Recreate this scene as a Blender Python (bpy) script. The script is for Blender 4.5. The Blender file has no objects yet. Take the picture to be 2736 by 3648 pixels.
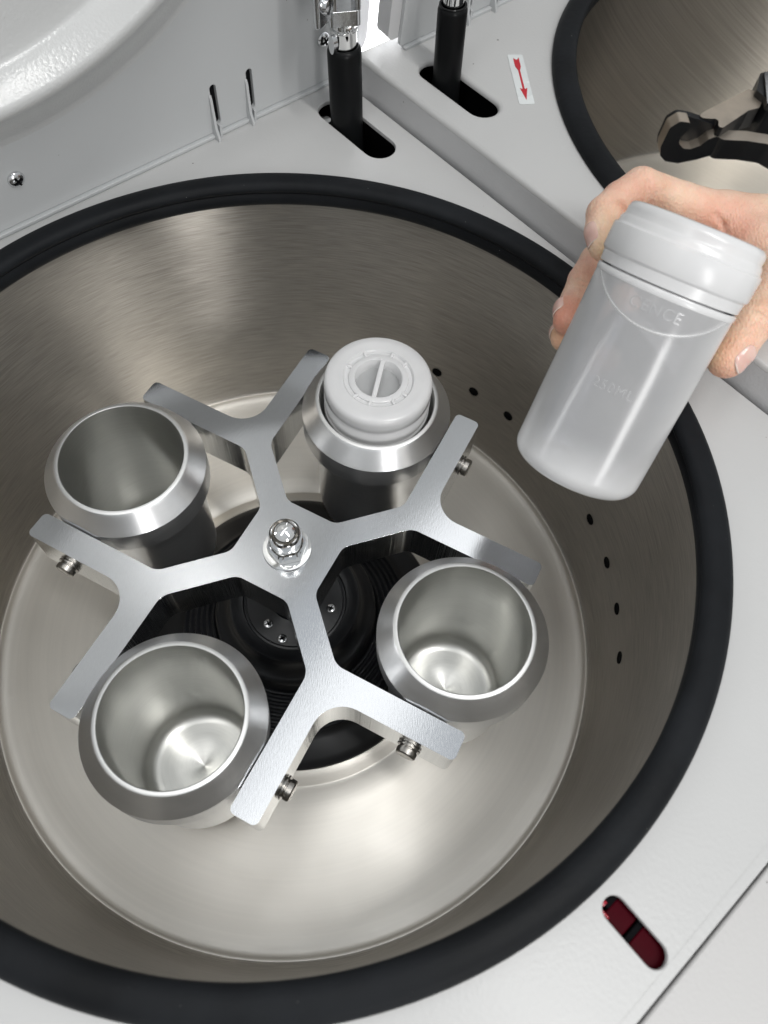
import bpy, bmesh, math, random
import numpy as np
from mathutils import Vector, Matrix
from mathutils.geometry import tessellate_polygon
random.seed(4)
PI = math.pi; R = math.radians
S = bpy.context.scene
COL = S.collection

# ------------------------------------------------------------------ camera
cam_d = bpy.data.cameras.new('camera'); cam = bpy.data.objects.new('camera', cam_d); COL.objects.link(cam)
cam_d.sensor_fit = 'VERTICAL'; cam_d.sensor_height = 36.0; cam_d.lens = 2668.235 / 3648 * 36.0
cam_d.clip_start = 0.01; cam_d.clip_end = 60
cam.matrix_world = Matrix(((0.99423573, -0.10721618, 0.0, 0.04973778), (0.09477286, 0.87884654, -0.46759691, -0.16630889),
                           (0.05013395, 0.46490156, 0.88394181, 0.3689963), (0, 0, 0, 1)))
S.camera = cam
cam_d.dof.use_dof = True; cam_d.dof.focus_distance = 0.40; cam_d.dof.aperture_fstop = 9.0

# ------------------------------------------------------------------ light
W = bpy.data.worlds.new('World'); S.world = W; W.use_nodes = True
bg = W.node_tree.nodes['Background']; wn_ = W.node_tree; bg.inputs[1].default_value = 1.0
# room: pale ceiling above, greyer walls round about
_tc = wn_.nodes.new('ShaderNodeTexCoord'); _sp = wn_.nodes.new('ShaderNodeSeparateXYZ'); _rp = wn_.nodes.new('ShaderNodeValToRGB')
wn_.links.new(_tc.outputs['Generated'], _sp.inputs[0]); wn_.links.new(_sp.outputs[2], _rp.inputs[0]); wn_.links.new(_rp.outputs[0], bg.inputs[0])
_rp.color_ramp.elements[0].position = 0.0; _rp.color_ramp.elements[0].color = (0.41, 0.41, 0.40, 1)
_rp.color_ramp.elements[1].position = 0.9; _rp.color_ramp.elements[1].color = (0.53, 0.555, 0.58, 1)
def area(name, loc, target, sx, sy, power, col=(1, 1, 1), roll=0):
    l = bpy.data.lights.new(name, 'AREA'); l.shape = 'RECTANGLE'; l.size = sx; l.size_y = sy; l.energy = power; l.color = col
    o = bpy.data.objects.new(name, l); COL.objects.link(o); o.location = loc
    q = (Vector(target) - Vector(loc)).to_track_quat('-Z', 'Y'); o.rotation_euler = (q.to_matrix() @ Matrix.Rotation(roll, 3, 'Z')).to_euler()
    return o
area('ceiling_lamp', (0.15, 0.62, 2.1), (0.15, 0.62, 0), 0.36, 1.7, 1.6, (1, 0.99, 0.97), R(-28))
area('ceiling_lamp', (-0.45, -0.55, 2.1), (-0.45, -0.55, 0), 0.36, 1.7, 6, (1, 0.985, 0.96), R(-30))
area('ceiling_lamp', (0.95, -0.62, 1.9), (0.95, -0.62, 0), 0.13, 1.5, 21, (1, 0.99, 0.97), R(-127))
area('window_light', (-2.7, -0.25, 0.85), (0.1, 0.05, 0.1), 0.60, 1.3, 19, (0.98, 0.99, 1.0))
area('window_light', (1.25, -2.5, 1.0), (0.1, 0.0, 0.05), 0.45, 1.3, 20, (1.0, 0.99, 0.98))
S.view_settings.view_transform = 'Standard'; S.view_settings.look = 'None'; S.view_settings.gamma = 1.0
S.view_settings.exposure = 0.06

# ------------------------------------------------------------------ materials
def nt(name):
    m = bpy.data.materials.new(name); m.use_nodes = True; n = m.node_tree
    b = n.nodes['Principled BSDF']; return m, n, b
def N(n, typ, **kw):
    x = n.nodes.new(typ)
    for k, v in kw.items():
        if k.startswith('i_'):
            key = k[2:]; key = int(key) if key.isdigit() else key.replace('_', ' ')
            x.inputs[key].default_value = v
        else: setattr(x, k, v)
    return x
def L(n, a, b): n.links.new(a, b)
def coords(n, scale, kind='Object'):
    tc = N(n, 'ShaderNodeTexCoord'); mp = N(n, 'ShaderNodeMapping'); mp.inputs['Scale'].default_value = scale
    L(n, tc.outputs[kind], mp.inputs['Vector']); return mp.outputs['Vector']
def ramp(n, fac, a, b, pa=0.3, pb=0.7):
    r = N(n, 'ShaderNodeValToRGB'); r.color_ramp.elements[0].color = (*a, 1); r.color_ramp.elements[1].color = (*b, 1)
    r.color_ramp.elements[0].position = pa; r.color_ramp.elements[1].position = pb; L(n, fac, r.inputs[0]); return r.outputs[0]
def maprange(n, v, a, b):
    r = N(n, 'ShaderNodeMapRange'); r.inputs['To Min'].default_value = a; r.inputs['To Max'].default_value = b
    r.inputs['From Min'].default_value = 0.3; r.inputs['From Max'].default_value = 0.7; L(n, v, r.inputs['Value']); return r.outputs[0]

def paint(name, col, rough=0.38, bump=0.25, scale=650, var=0.03):
    m, n, b = nt(name)
    v = coords(n, (1, 1, 1)); t = N(n, 'ShaderNodeTexNoise', i_Scale=scale, i_Detail=2.0); L(n, v, t.inputs['Vector'])
    big = N(n, 'ShaderNodeTexNoise', i_Scale=9.0, i_Detail=4.0); L(n, v, big.inputs['Vector'])
    c0 = ramp(n, big.outputs[0], tuple(c * (1 - var) for c in col), tuple(min(1, c * (1 + var)) for c in col))
    sk = N(n, 'ShaderNodeTexNoise', i_Scale=330.0, i_Detail=0.0); L(n, v, sk.inputs['Vector'])      # the odd speck of dirt
    rm = N(n, 'ShaderNodeMapRange'); rm.inputs['From Min'].default_value = 0.895; rm.inputs['From Max'].default_value = 0.90; L(n, sk.outputs[0], rm.inputs['Value'])
    mx = N(n, 'ShaderNodeMix', data_type='RGBA'); L(n, rm.outputs[0], mx.inputs[0]); L(n, c0, mx.inputs[6]); mx.inputs[7].default_value = (0.16, 0.15, 0.14, 1)
    L(n, mx.outputs[2], b.inputs['Base Color'])
    bp = N(n, 'ShaderNodeBump', i_Strength=bump, i_Distance=0.0006); L(n, t.outputs[0], bp.inputs['Height']); L(n, bp.outputs[0], b.inputs['Normal'])
    b.inputs['Roughness'].default_value = rough; L(n, maprange(n, big.outputs[0], rough - 0.04, rough + 0.06), b.inputs['Roughness'])
    return m
def metal(name, col, rough, aniso=0.0, grain=None, gbump=0.1, mott=0.06, tangent=None, rot=0.0, gcol=0.08):
    m, n, b = nt(name); b.inputs['Metallic'].default_value = 1.0
    b.inputs['Anisotropic'].default_value = aniso; b.inputs['Anisotropic Rotation'].default_value = rot
    big = N(n, 'ShaderNodeTexNoise', i_Scale=14.0, i_Detail=3.0); L(n, coords(n, (1, 1, 1)), big.inputs['Vector'])
    rr = maprange(n, big.outputs[0], rough * (1 - mott * 2), rough * (1 + mott * 2))
    if grain:
        t = N(n, 'ShaderNodeTexNoise', i_Scale=1.0, i_Detail=3.0)
        if grain[0] == 'radial':
            tc = N(n, 'ShaderNodeTexCoord'); sp = N(n, 'ShaderNodeSeparateXYZ'); L(n, tc.outputs['Object'], sp.inputs[0])
            ln = N(n, 'ShaderNodeVectorMath', operation='LENGTH')
            cb0 = N(n, 'ShaderNodeCombineXYZ'); L(n, sp.outputs[0], cb0.inputs[0]); L(n, sp.outputs[1], cb0.inputs[1]); L(n, cb0.outputs[0], ln.inputs[0])
            nv = N(n, 'ShaderNodeVectorMath', operation='NORMALIZE'); L(n, cb0.outputs[0], nv.inputs[0])
            sc = N(n, 'ShaderNodeVectorMath', operation='SCALE'); L(n, nv.outputs[0], sc.inputs[0]); sc.inputs['Scale'].default_value = grain[1]
            s2 = N(n, 'ShaderNodeSeparateXYZ'); L(n, sc.outputs[0], s2.inputs[0])
            zz = N(n, 'ShaderNodeMath', operation='ADD'); L(n, sp.outputs[2], zz.inputs[0]); L(n, ln.outputs['Value'], zz.inputs[1])
            z2 = N(n, 'ShaderNodeMath', operation='MULTIPLY'); L(n, zz.outputs[0], z2.inputs[0]); z2.inputs[1].default_value = grain[2]
            cb = N(n, 'ShaderNodeCombineXYZ'); L(n, s2.outputs[0], cb.inputs[0]); L(n, s2.outputs[1], cb.inputs[1]); L(n, z2.outputs[0], cb.inputs[2])
            L(n, cb.outputs[0], t.inputs['Vector'])
        else:
            mp = N(n, 'ShaderNodeMapping'); tc = N(n, 'ShaderNodeTexCoord'); L(n, tc.outputs['Object'], mp.inputs['Vector'])
            mp.inputs['Rotation'].default_value = grain[1]
            m2 = N(n, 'ShaderNodeMapping'); m2.inputs['Scale'].default_value = grain[2]; L(n, mp.outputs[0], m2.inputs['Vector']); L(n, m2.outputs[0], t.inputs['Vector'])
        bp = N(n, 'ShaderNodeBump', i_Strength=gbump, i_Distance=0.0004); L(n, t.outputs[0], bp.inputs['Height']); L(n, bp.outputs[0], b.inputs['Normal'])
        L(n, ramp(n, t.outputs[0], tuple(c * (1 - gcol) for c in col), tuple(min(1, c * (1 + gcol * 0.6)) for c in col)), b.inputs['Base Color'])
        ad = N(n, 'ShaderNodeMath', operation='MULTIPLY_ADD'); L(n, t.outputs[0], ad.inputs[0]); ad.inputs[1].default_value = 0.06; L(n, rr, ad.inputs[2])
        L(n, ad.outputs[0], b.inputs['Roughness'])
    else:
        b.inputs['Base Color'].default_value = (*col, 1); L(n, rr, b.inputs['Roughness'])
    if tangent:
        tg = N(n, 'ShaderNodeTangent', direction_type='RADIAL', axis='Z'); L(n, tg.outputs[0], b.inputs['Tangent'])
    return m
def plain(name, col, rough=0.5, metallic=0.0, bump=0.0, bscale=400, spec=0.5, specks=None, lo=0.85, hi=1.12):
    m, n, b = nt(name); b.inputs['Metallic'].default_value = metallic; b.inputs['Specular IOR Level'].default_value = spec
    v = coords(n, (1, 1, 1)); t = N(n, 'ShaderNodeTexNoise', i_Scale=30.0, i_Detail=5.0); L(n, v, t.inputs['Vector'])
    c = ramp(n, t.outputs[0], tuple(x * lo for x in col), tuple(min(1, x * hi) for x in col))
    if specks:
        t3 = N(n, 'ShaderNodeTexNoise', i_Scale=specks, i_Detail=1.0); L(n, v, t3.inputs['Vector'])
        rm = N(n, 'ShaderNodeMapRange'); rm.inputs['From Min'].default_value = 0.81; rm.inputs['From Max'].default_value = 0.86; L(n, t3.outputs[0], rm.inputs['Value'])
        mx = N(n, 'ShaderNodeMix', data_type='RGBA'); L(n, rm.outputs[0], mx.inputs[0]); L(n, c, mx.inputs[6]); mx.inputs[7].default_value = (0.25, 0.25, 0.24, 1); c = mx.outputs[2]
    L(n, c, b.inputs['Base Color'])
    L(n, maprange(n, t.outputs[0], max(0.02, rough - 0.06), rough + 0.06), b.inputs['Roughness'])
    if bump:
        t2 = N(n, 'ShaderNodeTexNoise', i_Scale=float(bscale), i_Detail=2.0); L(n, v, t2.inputs['Vector'])
        bp = N(n, 'ShaderNodeBump', i_Strength=bump, i_Distance=0.0005); L(n, t2.outputs[0], bp.inputs['Height']); L(n, bp.outputs[0], b.inputs['Normal'])
    return m
def plastic(name, col, transp, trans=0.5, rough=0.28, coat=0.06, cloud=0.05, base=False):
    """milky polypropylene: diffuse + translucent + a little straight-through, gloss on top"""
    m = bpy.data.materials.new(name); m.use_nodes = True; n = m.node_tree; n.nodes.clear()
    out = N(n, 'ShaderNodeOutputMaterial')
    v = coords(n, (1, 1, 1)); t = N(n, 'ShaderNodeTexNoise', i_Scale=60.0, i_Detail=3.0); L(n, v, t.inputs['Vector'])
    c = ramp(n, t.outputs[0], tuple(x * (1 - cloud) for x in col), tuple(min(1, x * (1 + cloud)) for x in col))
    df = N(n, 'ShaderNodeBsdfDiffuse'); tl = N(n, 'ShaderNodeBsdfTranslucent'); L(n, c, df.inputs[0]); L(n, c, tl.inputs[0])
    mx = N(n, 'ShaderNodeMixShader'); mx.inputs[0].default_value = trans; L(n, df.outputs[0], mx.inputs[1]); L(n, tl.outputs[0], mx.inputs[2])
    tr = N(n, 'ShaderNodeBsdfTransparent'); tr.inputs[0].default_value = (0.97, 0.97, 0.98, 1)
    lw = N(n, 'ShaderNodeLayerWeight', i_Blend=0.35)
    mr = N(n, 'ShaderNodeMapRange'); mr.inputs['To Min'].default_value = transp; mr.inputs['To Max'].default_value = transp * 0.35; L(n, lw.outputs['Facing'], mr.inputs['Value'])
    fac = mr.outputs[0]
    if base:   # thicker, cloudier plastic towards the base
        mr.inputs['To Max'].default_value = transp * 0.18; mr.interpolation_type = 'SMOOTHSTEP'
        sz = N(n, 'ShaderNodeSeparateXYZ'); L(n, v, sz.inputs[0]); zr = N(n, 'ShaderNodeMapRange', interpolation_type='SMOOTHSTEP'); L(n, sz.outputs[2], zr.inputs['Value'])
        zr.inputs['From Min'].default_value = 0.002; zr.inputs['From Max'].default_value = 0.030; zr.inputs['To Min'].default_value = 0.35
        ml = N(n, 'ShaderNodeMath', operation='MULTIPLY'); L(n, fac, ml.inputs[0]); L(n, zr.outputs[0], ml.inputs[1]); fac = ml.outputs[0]
    m2 = N(n, 'ShaderNodeMixShader'); L(n, fac, m2.inputs[0]); L(n, mx.outputs[0], m2.inputs[1]); L(n, tr.outputs[0], m2.inputs[2])
    gl = N(n, 'ShaderNodeBsdfGlossy'); gl.inputs['Roughness'].default_value = rough; fr = N(n, 'ShaderNodeFresnel', i_IOR=1.45)
    ad = N(n, 'ShaderNodeMath', operation='ADD'); L(n, fr.outputs[0], ad.inputs[0]); ad.inputs[1].default_value = coat * 0.5
    bp = N(n, 'ShaderNodeBump', i_Strength=0.08, i_Distance=0.0006); L(n, t.outputs[0], bp.inputs['Height']); L(n, bp.outputs[0], gl.inputs['Normal'])
    m3 = N(n, 'ShaderNodeMixShader'); L(n, ad.outputs[0], m3.inputs[0]); L(n, m2.outputs[0], m3.inputs[1]); L(n, gl.outputs[0], m3.inputs[2])
    L(n, m3.outputs[0], out.inputs[0]); return m

M = dict(
    deck=paint('white_powder_coat', (0.515, 0.515, 0.51), 0.36, 0.13, 560),
    deck_front=paint('front_powder_coat', (0.50, 0.492, 0.485), 0.42, 0.12, 620),
    liner=paint('lid_liner', (0.50, 0.512, 0.517), 0.34, 0.05, 500),
    dome=paint('lid_dome', (0.585, 0.592, 0.59), 0.17, 0.30, 700, 0.015),
    side=paint('side_panel_coat', (0.56, 0.56, 0.565), 0.42, 0.3, 620),
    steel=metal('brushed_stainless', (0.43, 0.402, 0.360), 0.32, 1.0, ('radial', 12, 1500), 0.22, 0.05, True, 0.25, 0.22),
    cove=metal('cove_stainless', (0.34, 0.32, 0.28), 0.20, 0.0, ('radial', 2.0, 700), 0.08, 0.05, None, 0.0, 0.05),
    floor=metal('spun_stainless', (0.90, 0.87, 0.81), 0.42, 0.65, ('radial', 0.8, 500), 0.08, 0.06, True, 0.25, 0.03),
    alu=metal('milled_aluminium', (0.70, 0.715, 0.735), 0.10, 0.3, ('lin', (0, 0, R(-25)), (350, 2000, 350)), 0.055, 0.10, None, 0.0, 0.04),
    alu_side=metal('machined_edge', (0.72, 0.73, 0.73), 0.15, 0.0, ('lin', (0, 0, 0), (900, 900, 6)), 0.5, 0.1),
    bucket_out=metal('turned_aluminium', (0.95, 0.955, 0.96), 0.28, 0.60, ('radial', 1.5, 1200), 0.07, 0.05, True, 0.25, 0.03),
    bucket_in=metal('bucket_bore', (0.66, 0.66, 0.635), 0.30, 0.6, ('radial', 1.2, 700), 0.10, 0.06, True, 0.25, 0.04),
    lip=metal('bucket_lip', (0.82, 0.82, 0.81), 0.5, 0.0),
    bucket_dark=metal('bucket_body_dark', (0.34, 0.35, 0.36), 0.26, 0.5, ('radial', 1.2, 900), 0.08, 0.05, True, 0.0, 0.03),
    chrome=metal('polished_steel', (0.86, 0.86, 0.85), 0.06, 0.0, None, 0, 0.3),
    zinc=metal('zinc_plated', (0.70, 0.71, 0.72), 0.14, 0.0, ('lin', (0, 0, 0), (300, 300, 300)), 0.15, 0.2),
    pin=metal('dark_pin_steel', (0.44, 0.42, 0.39), 0.24, 0.0, ('lin', (0, 0, 0), (500, 500, 500)), 0.2, 0.2),
    rotor_lit=metal('rotor_lit_top', (0.66, 0.58, 0.49), 0.45, 0.0, ('lin', (0, 0, 0), (90, 90, 90)), 0.06, 0.2, None, 0, 0.10),  # bronze tone painted in for the black rotor's lit tops and edges
    rubber=plain('black_rubber', (0.0085, 0.0095, 0.011), 0.55, 0, 0.3, 260, 0.12, specks=900, lo=0.75, hi=1.5),
    black=plain('black_moulding', (0.010, 0.011, 0.013), 0.36, 0, 0.05, 200, 0.5),
    sleeve=plain('black_sleeve', (0.006, 0.0065, 0.007), 0.34, 0, 0.02, 150, 0.14),
    void=plain('dark_void', (0.004, 0.004, 0.005), 0.8, 0, 0, 1, 0.1),
    sticker=plain('white_sticker', (0.76, 0.79, 0.79), 0.30, 0, 0.02, 200, 0.5),
    red=plain('red_print', (0.55, 0.015, 0.03), 0.35),
    redlens=plain('red_lens', (0.050, 0.0005, 0.0045), 0.35, 0, 0.1, 90, 0.03),
    redlens2=plain('bright_red_lens', (0.38, 0.004, 0.02), 0.15, 0, 0.1, 90, 0.6),
    bottle=plastic('milky_bottle', (1.0, 1.0, 1.0), 0.64, 0.16, 0.20, base=True),
    cap=plastic('milky_cap', (0.99, 0.99, 0.995), 0.26, 0.12, 0.26),
    cap_flat=plastic('milky_cap_disc', (0.80, 0.81, 0.81), 0.16, 0.45, 0.4),
    meniscus=plastic('liquid_edge', (1.0, 1.0, 1.0), 0.0, 0.5, 0.3),
)
def liquid_mat():
    m = bpy.data.materials.new('cloudy_liquid'); m.use_nodes = True; n = m.node_tree; n.nodes.clear()
    out = N(n, 'ShaderNodeOutputMaterial'); tr = N(n, 'ShaderNodeBsdfTransparent'); tr.inputs[0].default_value = (0.86, 0.87, 0.90, 1)
    tl = N(n, 'ShaderNodeBsdfTranslucent'); tl.inputs[0].default_value = (0.66, 0.68, 0.72, 1)
    gl = N(n, 'ShaderNodeBsdfGlossy'); gl.inputs['Roughness'].default_value = 0.15
    a = N(n, 'ShaderNodeMixShader'); a.inputs[0].default_value = 0.18; L(n, tr.outputs[0], a.inputs[1]); L(n, tl.outputs[0], a.inputs[2])
    fr = N(n, 'ShaderNodeFresnel', i_IOR=1.2); b_ = N(n, 'ShaderNodeMixShader'); L(n, fr.outputs[0], b_.inputs[0]); L(n, a.outputs[0], b_.inputs[1]); L(n, gl.outputs[0], b_.inputs[2])
    L(n, b_.outputs[0], out.inputs[0]); return m
M['liquid'] = liquid_mat()
def skin_mat():
    m, n, b = nt('skin')
    v = coords(n, (1, 1, 1))
    at = N(n, 'ShaderNodeAttribute', attribute_name='flush')
    t = N(n, 'ShaderNodeTexNoise', i_Scale=55.0, i_Detail=6.0); L(n, v, t.inputs['Vector'])
    base = ramp(n, t.outputs[0], (0.72, 0.475, 0.335), (0.88, 0.66, 0.505))
    bl = N(n, 'ShaderNodeTexNoise', i_Scale=130.0, i_Detail=5.0); L(n, v, bl.inputs['Vector'])
    mb = N(n, 'ShaderNodeMapRange'); mb.inputs['From Min'].default_value = 0.48; mb.inputs['From Max'].default_value = 0.75; mb.inputs['To Max'].default_value = 0.45; L(n, bl.outputs[0], mb.inputs['Value'])
    m0 = N(n, 'ShaderNodeMix', data_type='RGBA'); L(n, mb.outputs[0], m0.inputs[0]); L(n, base, m0.inputs[6]); m0.inputs[7].default_value = (0.74, 0.38, 0.27, 1); base = m0.outputs[2]
    sp = N(n, 'ShaderNodeSeparateColor'); L(n, at.outputs['Color'], sp.inputs[0])
    m1 = N(n, 'ShaderNodeMix', data_type='RGBA'); L(n, sp.outputs[0], m1.inputs[0]); L(n, base, m1.inputs[6]); m1.inputs[7].default_value = (0.66, 0.24, 0.17, 1)
    m2 = N(n, 'ShaderNodeMix', data_type='RGBA'); L(n, sp.outputs[1], m2.inputs[0]); L(n, m1.outputs[2], m2.inputs[6]); m2.inputs[7].default_value = (0.83, 0.63, 0.36, 1)
    L(n, m2.outputs[2], b.inputs['Base Color'])
    b.inputs['Roughness'].default_value = 0.48
    b.inputs['Subsurface Weight'].default_value = 0.35; b.inputs['Subsurface Radius'].default_value = (1.0, 0.35, 0.2); b.inputs['Subsurface Scale'].default_value = 0.003
    b.inputs['Sheen Weight'].default_value = 0.05
    f = N(n, 'ShaderNodeTexVoronoi', i_Scale=900.0); mp = N(n, 'ShaderNodeMapping'); mp.inputs['Scale'].default_value = (1.0, 0.55, 0.8); mp.inputs['Rotation'].default_value = (0.3, 0.2, 0.7)
    tc = N(n, 'ShaderNodeTexCoord'); L(n, tc.outputs['Object'], mp.inputs['Vector']); L(n, mp.outputs[0], f.inputs['Vector'])
    t2 = N(n, 'ShaderNodeTexNoise', i_Scale=260.0, i_Detail=4.0); L(n, v, t2.inputs['Vector'])
    ad = N(n, 'ShaderNodeMath', operation='ADD'); L(n, f.outputs['Distance'], ad.inputs[0]); L(n, t2.outputs[0], ad.inputs[1])
    bp = N(n, 'ShaderNodeBump', i_Strength=0.65, i_Distance=0.00050); L(n, ad.outputs[0], bp.inputs['Height']); L(n, bp.outputs[0], b.inputs['Normal'])
    return m
M['skin'] = skin_mat()
def nail_mat():
    m, n, b = nt('fingernail'); b.inputs['Base Color'].default_value = (0.74, 0.47, 0.40, 1); b.inputs['Roughness'].default_value = 0.22
    b.inputs['Subsurface Weight'].default_value = 0.2; b.inputs['Subsurface Scale'].default_value = 0.002
    t = N(n, 'ShaderNodeTexNoise', i_Scale=120.0); L(n, coords(n, (1, 1, 1)), t.inputs['Vector'])
    L(n, ramp(n, t.outputs[0], (0.68, 0.42, 0.36), (0.80, 0.55, 0.48)), b.inputs['Base Color']); return m
M['nail'] = nail_mat()
M['nail_edge'] = plain('nail_edge', (0.84, 0.68, 0.60), 0.3)

# ------------------------------------------------------------------ mesh helpers
def link(o, parent=None):
    COL.objects.link(o)
    if parent is not None: o.parent = parent
    return o
def mesh_obj(name, verts, faces, mat, parent=None, smooth=True, sharp=35, mats=None, midx=None):
    me = bpy.data.meshes.new(name); me.from_pydata([tuple(v) for v in verts], [], faces); me.validate()
    for mm in (mats or [mat]): me.materials.append(mm)
    if midx is not None: me.polygons.foreach_set('material_index', midx)
    bm = bmesh.new(); bm.from_mesh(me); bmesh.ops.remove_doubles(bm, verts=bm.verts, dist=1e-6); bmesh.ops.recalc_face_normals(bm, faces=bm.faces)
    for f in bm.faces: f.smooth = smooth
    if smooth:
        for e in bm.edges:
            if len(e.link_faces) == 2 and e.calc_face_angle(0) > R(sharp): e.smooth = False
    bm.to_mesh(me); bm.free(); me.update()
    return link(bpy.data.objects.new(name, me), parent)
def thing(name, label, cat, loc=(0, 0, 0), rz=0.0, group=None):
    o = bpy.data.objects.new(name, None); COL.objects.link(o); o.location = loc; o.rotation_euler = (0, 0, rz); o.empty_display_size = 0.02
    o['label'] = label; o['category'] = cat
    if group: o['group'] = group
    return o
def lathe(name, prof, mat, parent=None, seg=128, sharp=30, origin=(0, 0, 0), mats=None, zone=None, flat=None):
    """prof: list of (r, z); flat: clamp |y| to this for given profile points"""
    vs = []; fs = []; mi = []
    n = len(prof)
    for i, pr in enumerate(prof):
        for k in range(seg):
            a = 2 * PI * k / seg; x, y = pr[0] * math.cos(a), pr[0] * math.sin(a)
            if flat and len(pr) > 2: y = max(-flat, min(flat, y))
            vs.append((x + origin[0], y + origin[1], pr[1] + origin[2]))
    for i in range(n - 1):
        for k in range(seg):
            a, b = i * seg + k, i * seg + (k + 1) % seg
            q = [a, b, b + seg, a + seg]
            if prof[i][0] < 1e-7: q = [a, b + seg, a + seg]
            if prof[i + 1][0] < 1e-7: q = [a, b, a + seg]
            fs.append(q); mi.append(zone[i] if zone else 0)
    # collapse axis rings
    me_v = list(vs)
    for i, pr in enumerate(prof):
        if pr[0] < 1e-7:
            for k in range(seg): me_v[i * seg + k] = me_v[i * seg]
    me = bpy.data.meshes.new(name); bm = bmesh.new()
    bv = [bm.verts.new(v) for v in me_v]
    for f, z in zip(fs, mi):
        try:
            ff = bm.faces.new([bv[i] for i in f]); ff.material_index = z; ff.smooth = True
        except ValueError: pass
    bmesh.ops.remove_doubles(bm, verts=bm.verts, dist=1e-7)
    bmesh.ops.recalc_face_normals(bm, faces=bm.faces)
    for e in bm.edges:
        if len(e.link_faces) == 2 and e.calc_face_angle(0) > R(sharp): e.smooth = False
    bm.to_mesh(me); bm.free()
    for mm in (mats or [mat]): me.materials.append(mm)
    return link(bpy.data.objects.new(name, me), parent)
def arc_pts(cx, cy, r, a0, a1, n): return [(cx + r * math.cos(a0 + (a1 - a0) * i / n), cy + r * math.sin(a0 + (a1 - a0) * i / n)) for i in range(n + 1)]
def round_poly(pts, rad, n=7):
    """fillet each corner; rad: number or list"""
    out = []; m = len(pts)
    for i in range(m):
        p0, p1, p2 = Vector(pts[i - 1]), Vector(pts[i]), Vector(pts[(i + 1) % m]); r = rad[i] if isinstance(rad, (list, tuple)) else rad
        d0 = (p0 - p1).normalized(); d1 = (p2 - p1).normalized(); ang = d0.angle(d1)
        if r <= 0 or ang > PI - 0.02: out.append(tuple(p1)); continue
        t = min(r / math.tan(ang / 2), 0.49 * (p0 - p1).length if r < 1 else 1e9, 0.49 * (p2 - p1).length); r2 = t * math.tan(ang / 2)
        c = p1 + (d0 + d1).normalized() * (r2 / math.sin(ang / 2)); a = p1 + d0 * t - c; b = p1 + d1 * t - c
        a0 = math.atan2(a.y, a.x); da = math.atan2(b.y, b.x) - a0
        da = (da + PI) % (2 * PI) - PI
        out += [(c.x + r2 * math.cos(a0 + da * k / n), c.y + r2 * math.sin(a0 + da * k / n)) for k in range(n + 1)]
    return out
def capsule(cx, cy, w, l, axis=0.0, n=12):
    """stadium loop: width w, total length l along axis angle"""
    r = w / 2; h = l / 2 - r; pts = arc_pts(h, 0, r, -PI / 2, PI / 2, n) + arc_pts(-h, 0, r, PI / 2, 3 * PI / 2, n)
    ca, sa = math.cos(axis), math.sin(axis); return [(cx + x * ca - y * sa, cy + x * sa + y * ca) for x, y in pts]
def plate(name, outer, holes, z0, z1, mat, parent=None, bevel=0.0, frame=None, side_mat=None, sharp=32, segs=2):
    """extruded polygon with holes between z0 (bottom) and z1 (top)."""
    bm = bmesh.new(); loops = [outer] + list(holes); polys = [[Vector((x, y, 0)) for x, y in lp] for lp in loops]
    tris = tessellate_polygon(polys); flat = [v for lp in polys for v in lp]
    top = [bm.verts.new((v.x, v.y, z1)) for v in flat]; bot = [bm.verts.new((v.x, v.y, z0)) for v in flat]
    for t in tris:
        try: bm.faces.new([top[i] for i in t]); bm.faces.new([bot[i] for i in reversed(t)])
        except ValueError: pass
    k = 0
    for lp in polys:
        m = len(lp)
        for i in range(m):
            a, b = k + i, k + (i + 1) % m
            f = bm.faces.new([top[a], top[b], bot[b], bot[a]]); f.material_index = 1 if side_mat else 0
        k += m
    bmesh.ops.recalc_face_normals(bm, faces=bm.faces)
    if bevel:
        es = [e for e in bm.edges if len(e.link_faces) == 2 and e.calc_face_angle(0) > R(60) and abs(e.verts[0].co.z - e.verts[1].co.z) < 1e-7 and e.verts[0].co.z > z1 - 1e-6]
        bmesh.ops.bevel(bm, geom=es, offset=bevel, segments=segs, profile=0.5, affect='EDGES', clamp_overlap=True, material=0)
    for f in bm.faces: f.normal_update(); f.smooth = abs(f.normal.z) < 0.999
    for e in bm.edges:
        if len(e.link_faces) == 2 and e.calc_face_angle(0) > R(sharp): e.smooth = False
    if frame is not None: bmesh.ops.transform(bm, matrix=frame, verts=bm.verts)
    me = bpy.data.meshes.new(name); bm.to_mesh(me); bm.free(); me.materials.append(mat)
    if side_mat: me.materials.append(side_mat)
    o = link(bpy.data.objects.new(name, me), parent)
    # flat faces keep clean shading
    wn = o.modifiers.new('wn', 'WEIGHTED_NORMAL'); wn.keep_sharp = True
    return o
def box(name, lo, hi, mat, parent=None, bevel=0.0, frame=None, seg=2):
    bm = bmesh.new(); bmesh.ops.create_cube(bm, size=1.0)
    for v in bm.verts: v.co = Vector([lo[i] + (v.co[i] + 0.5) * (hi[i] - lo[i]) for i in range(3)])
    if bevel: bmesh.ops.bevel(bm, geom=bm.edges[:], offset=bevel, segments=seg, profile=0.5, affect='EDGES')
    for f in bm.faces: f.smooth = True
    for e in bm.edges:
        if len(e.link_faces) == 2 and e.calc_face_angle(0) > R(50): e.smooth = False
    if frame is not None: bmesh.ops.transform(bm, matrix=frame, verts=bm.verts)
    me = bpy.data.meshes.new(name); bm.to_mesh(me); bm.free(); me.materials.append(mat)
    o = link(bpy.data.objects.new(name, me), parent)
    if bevel: wn = o.modifiers.new('wn', 'WEIGHTED_NORMAL'); wn.keep_sharp = True
    return o
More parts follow.
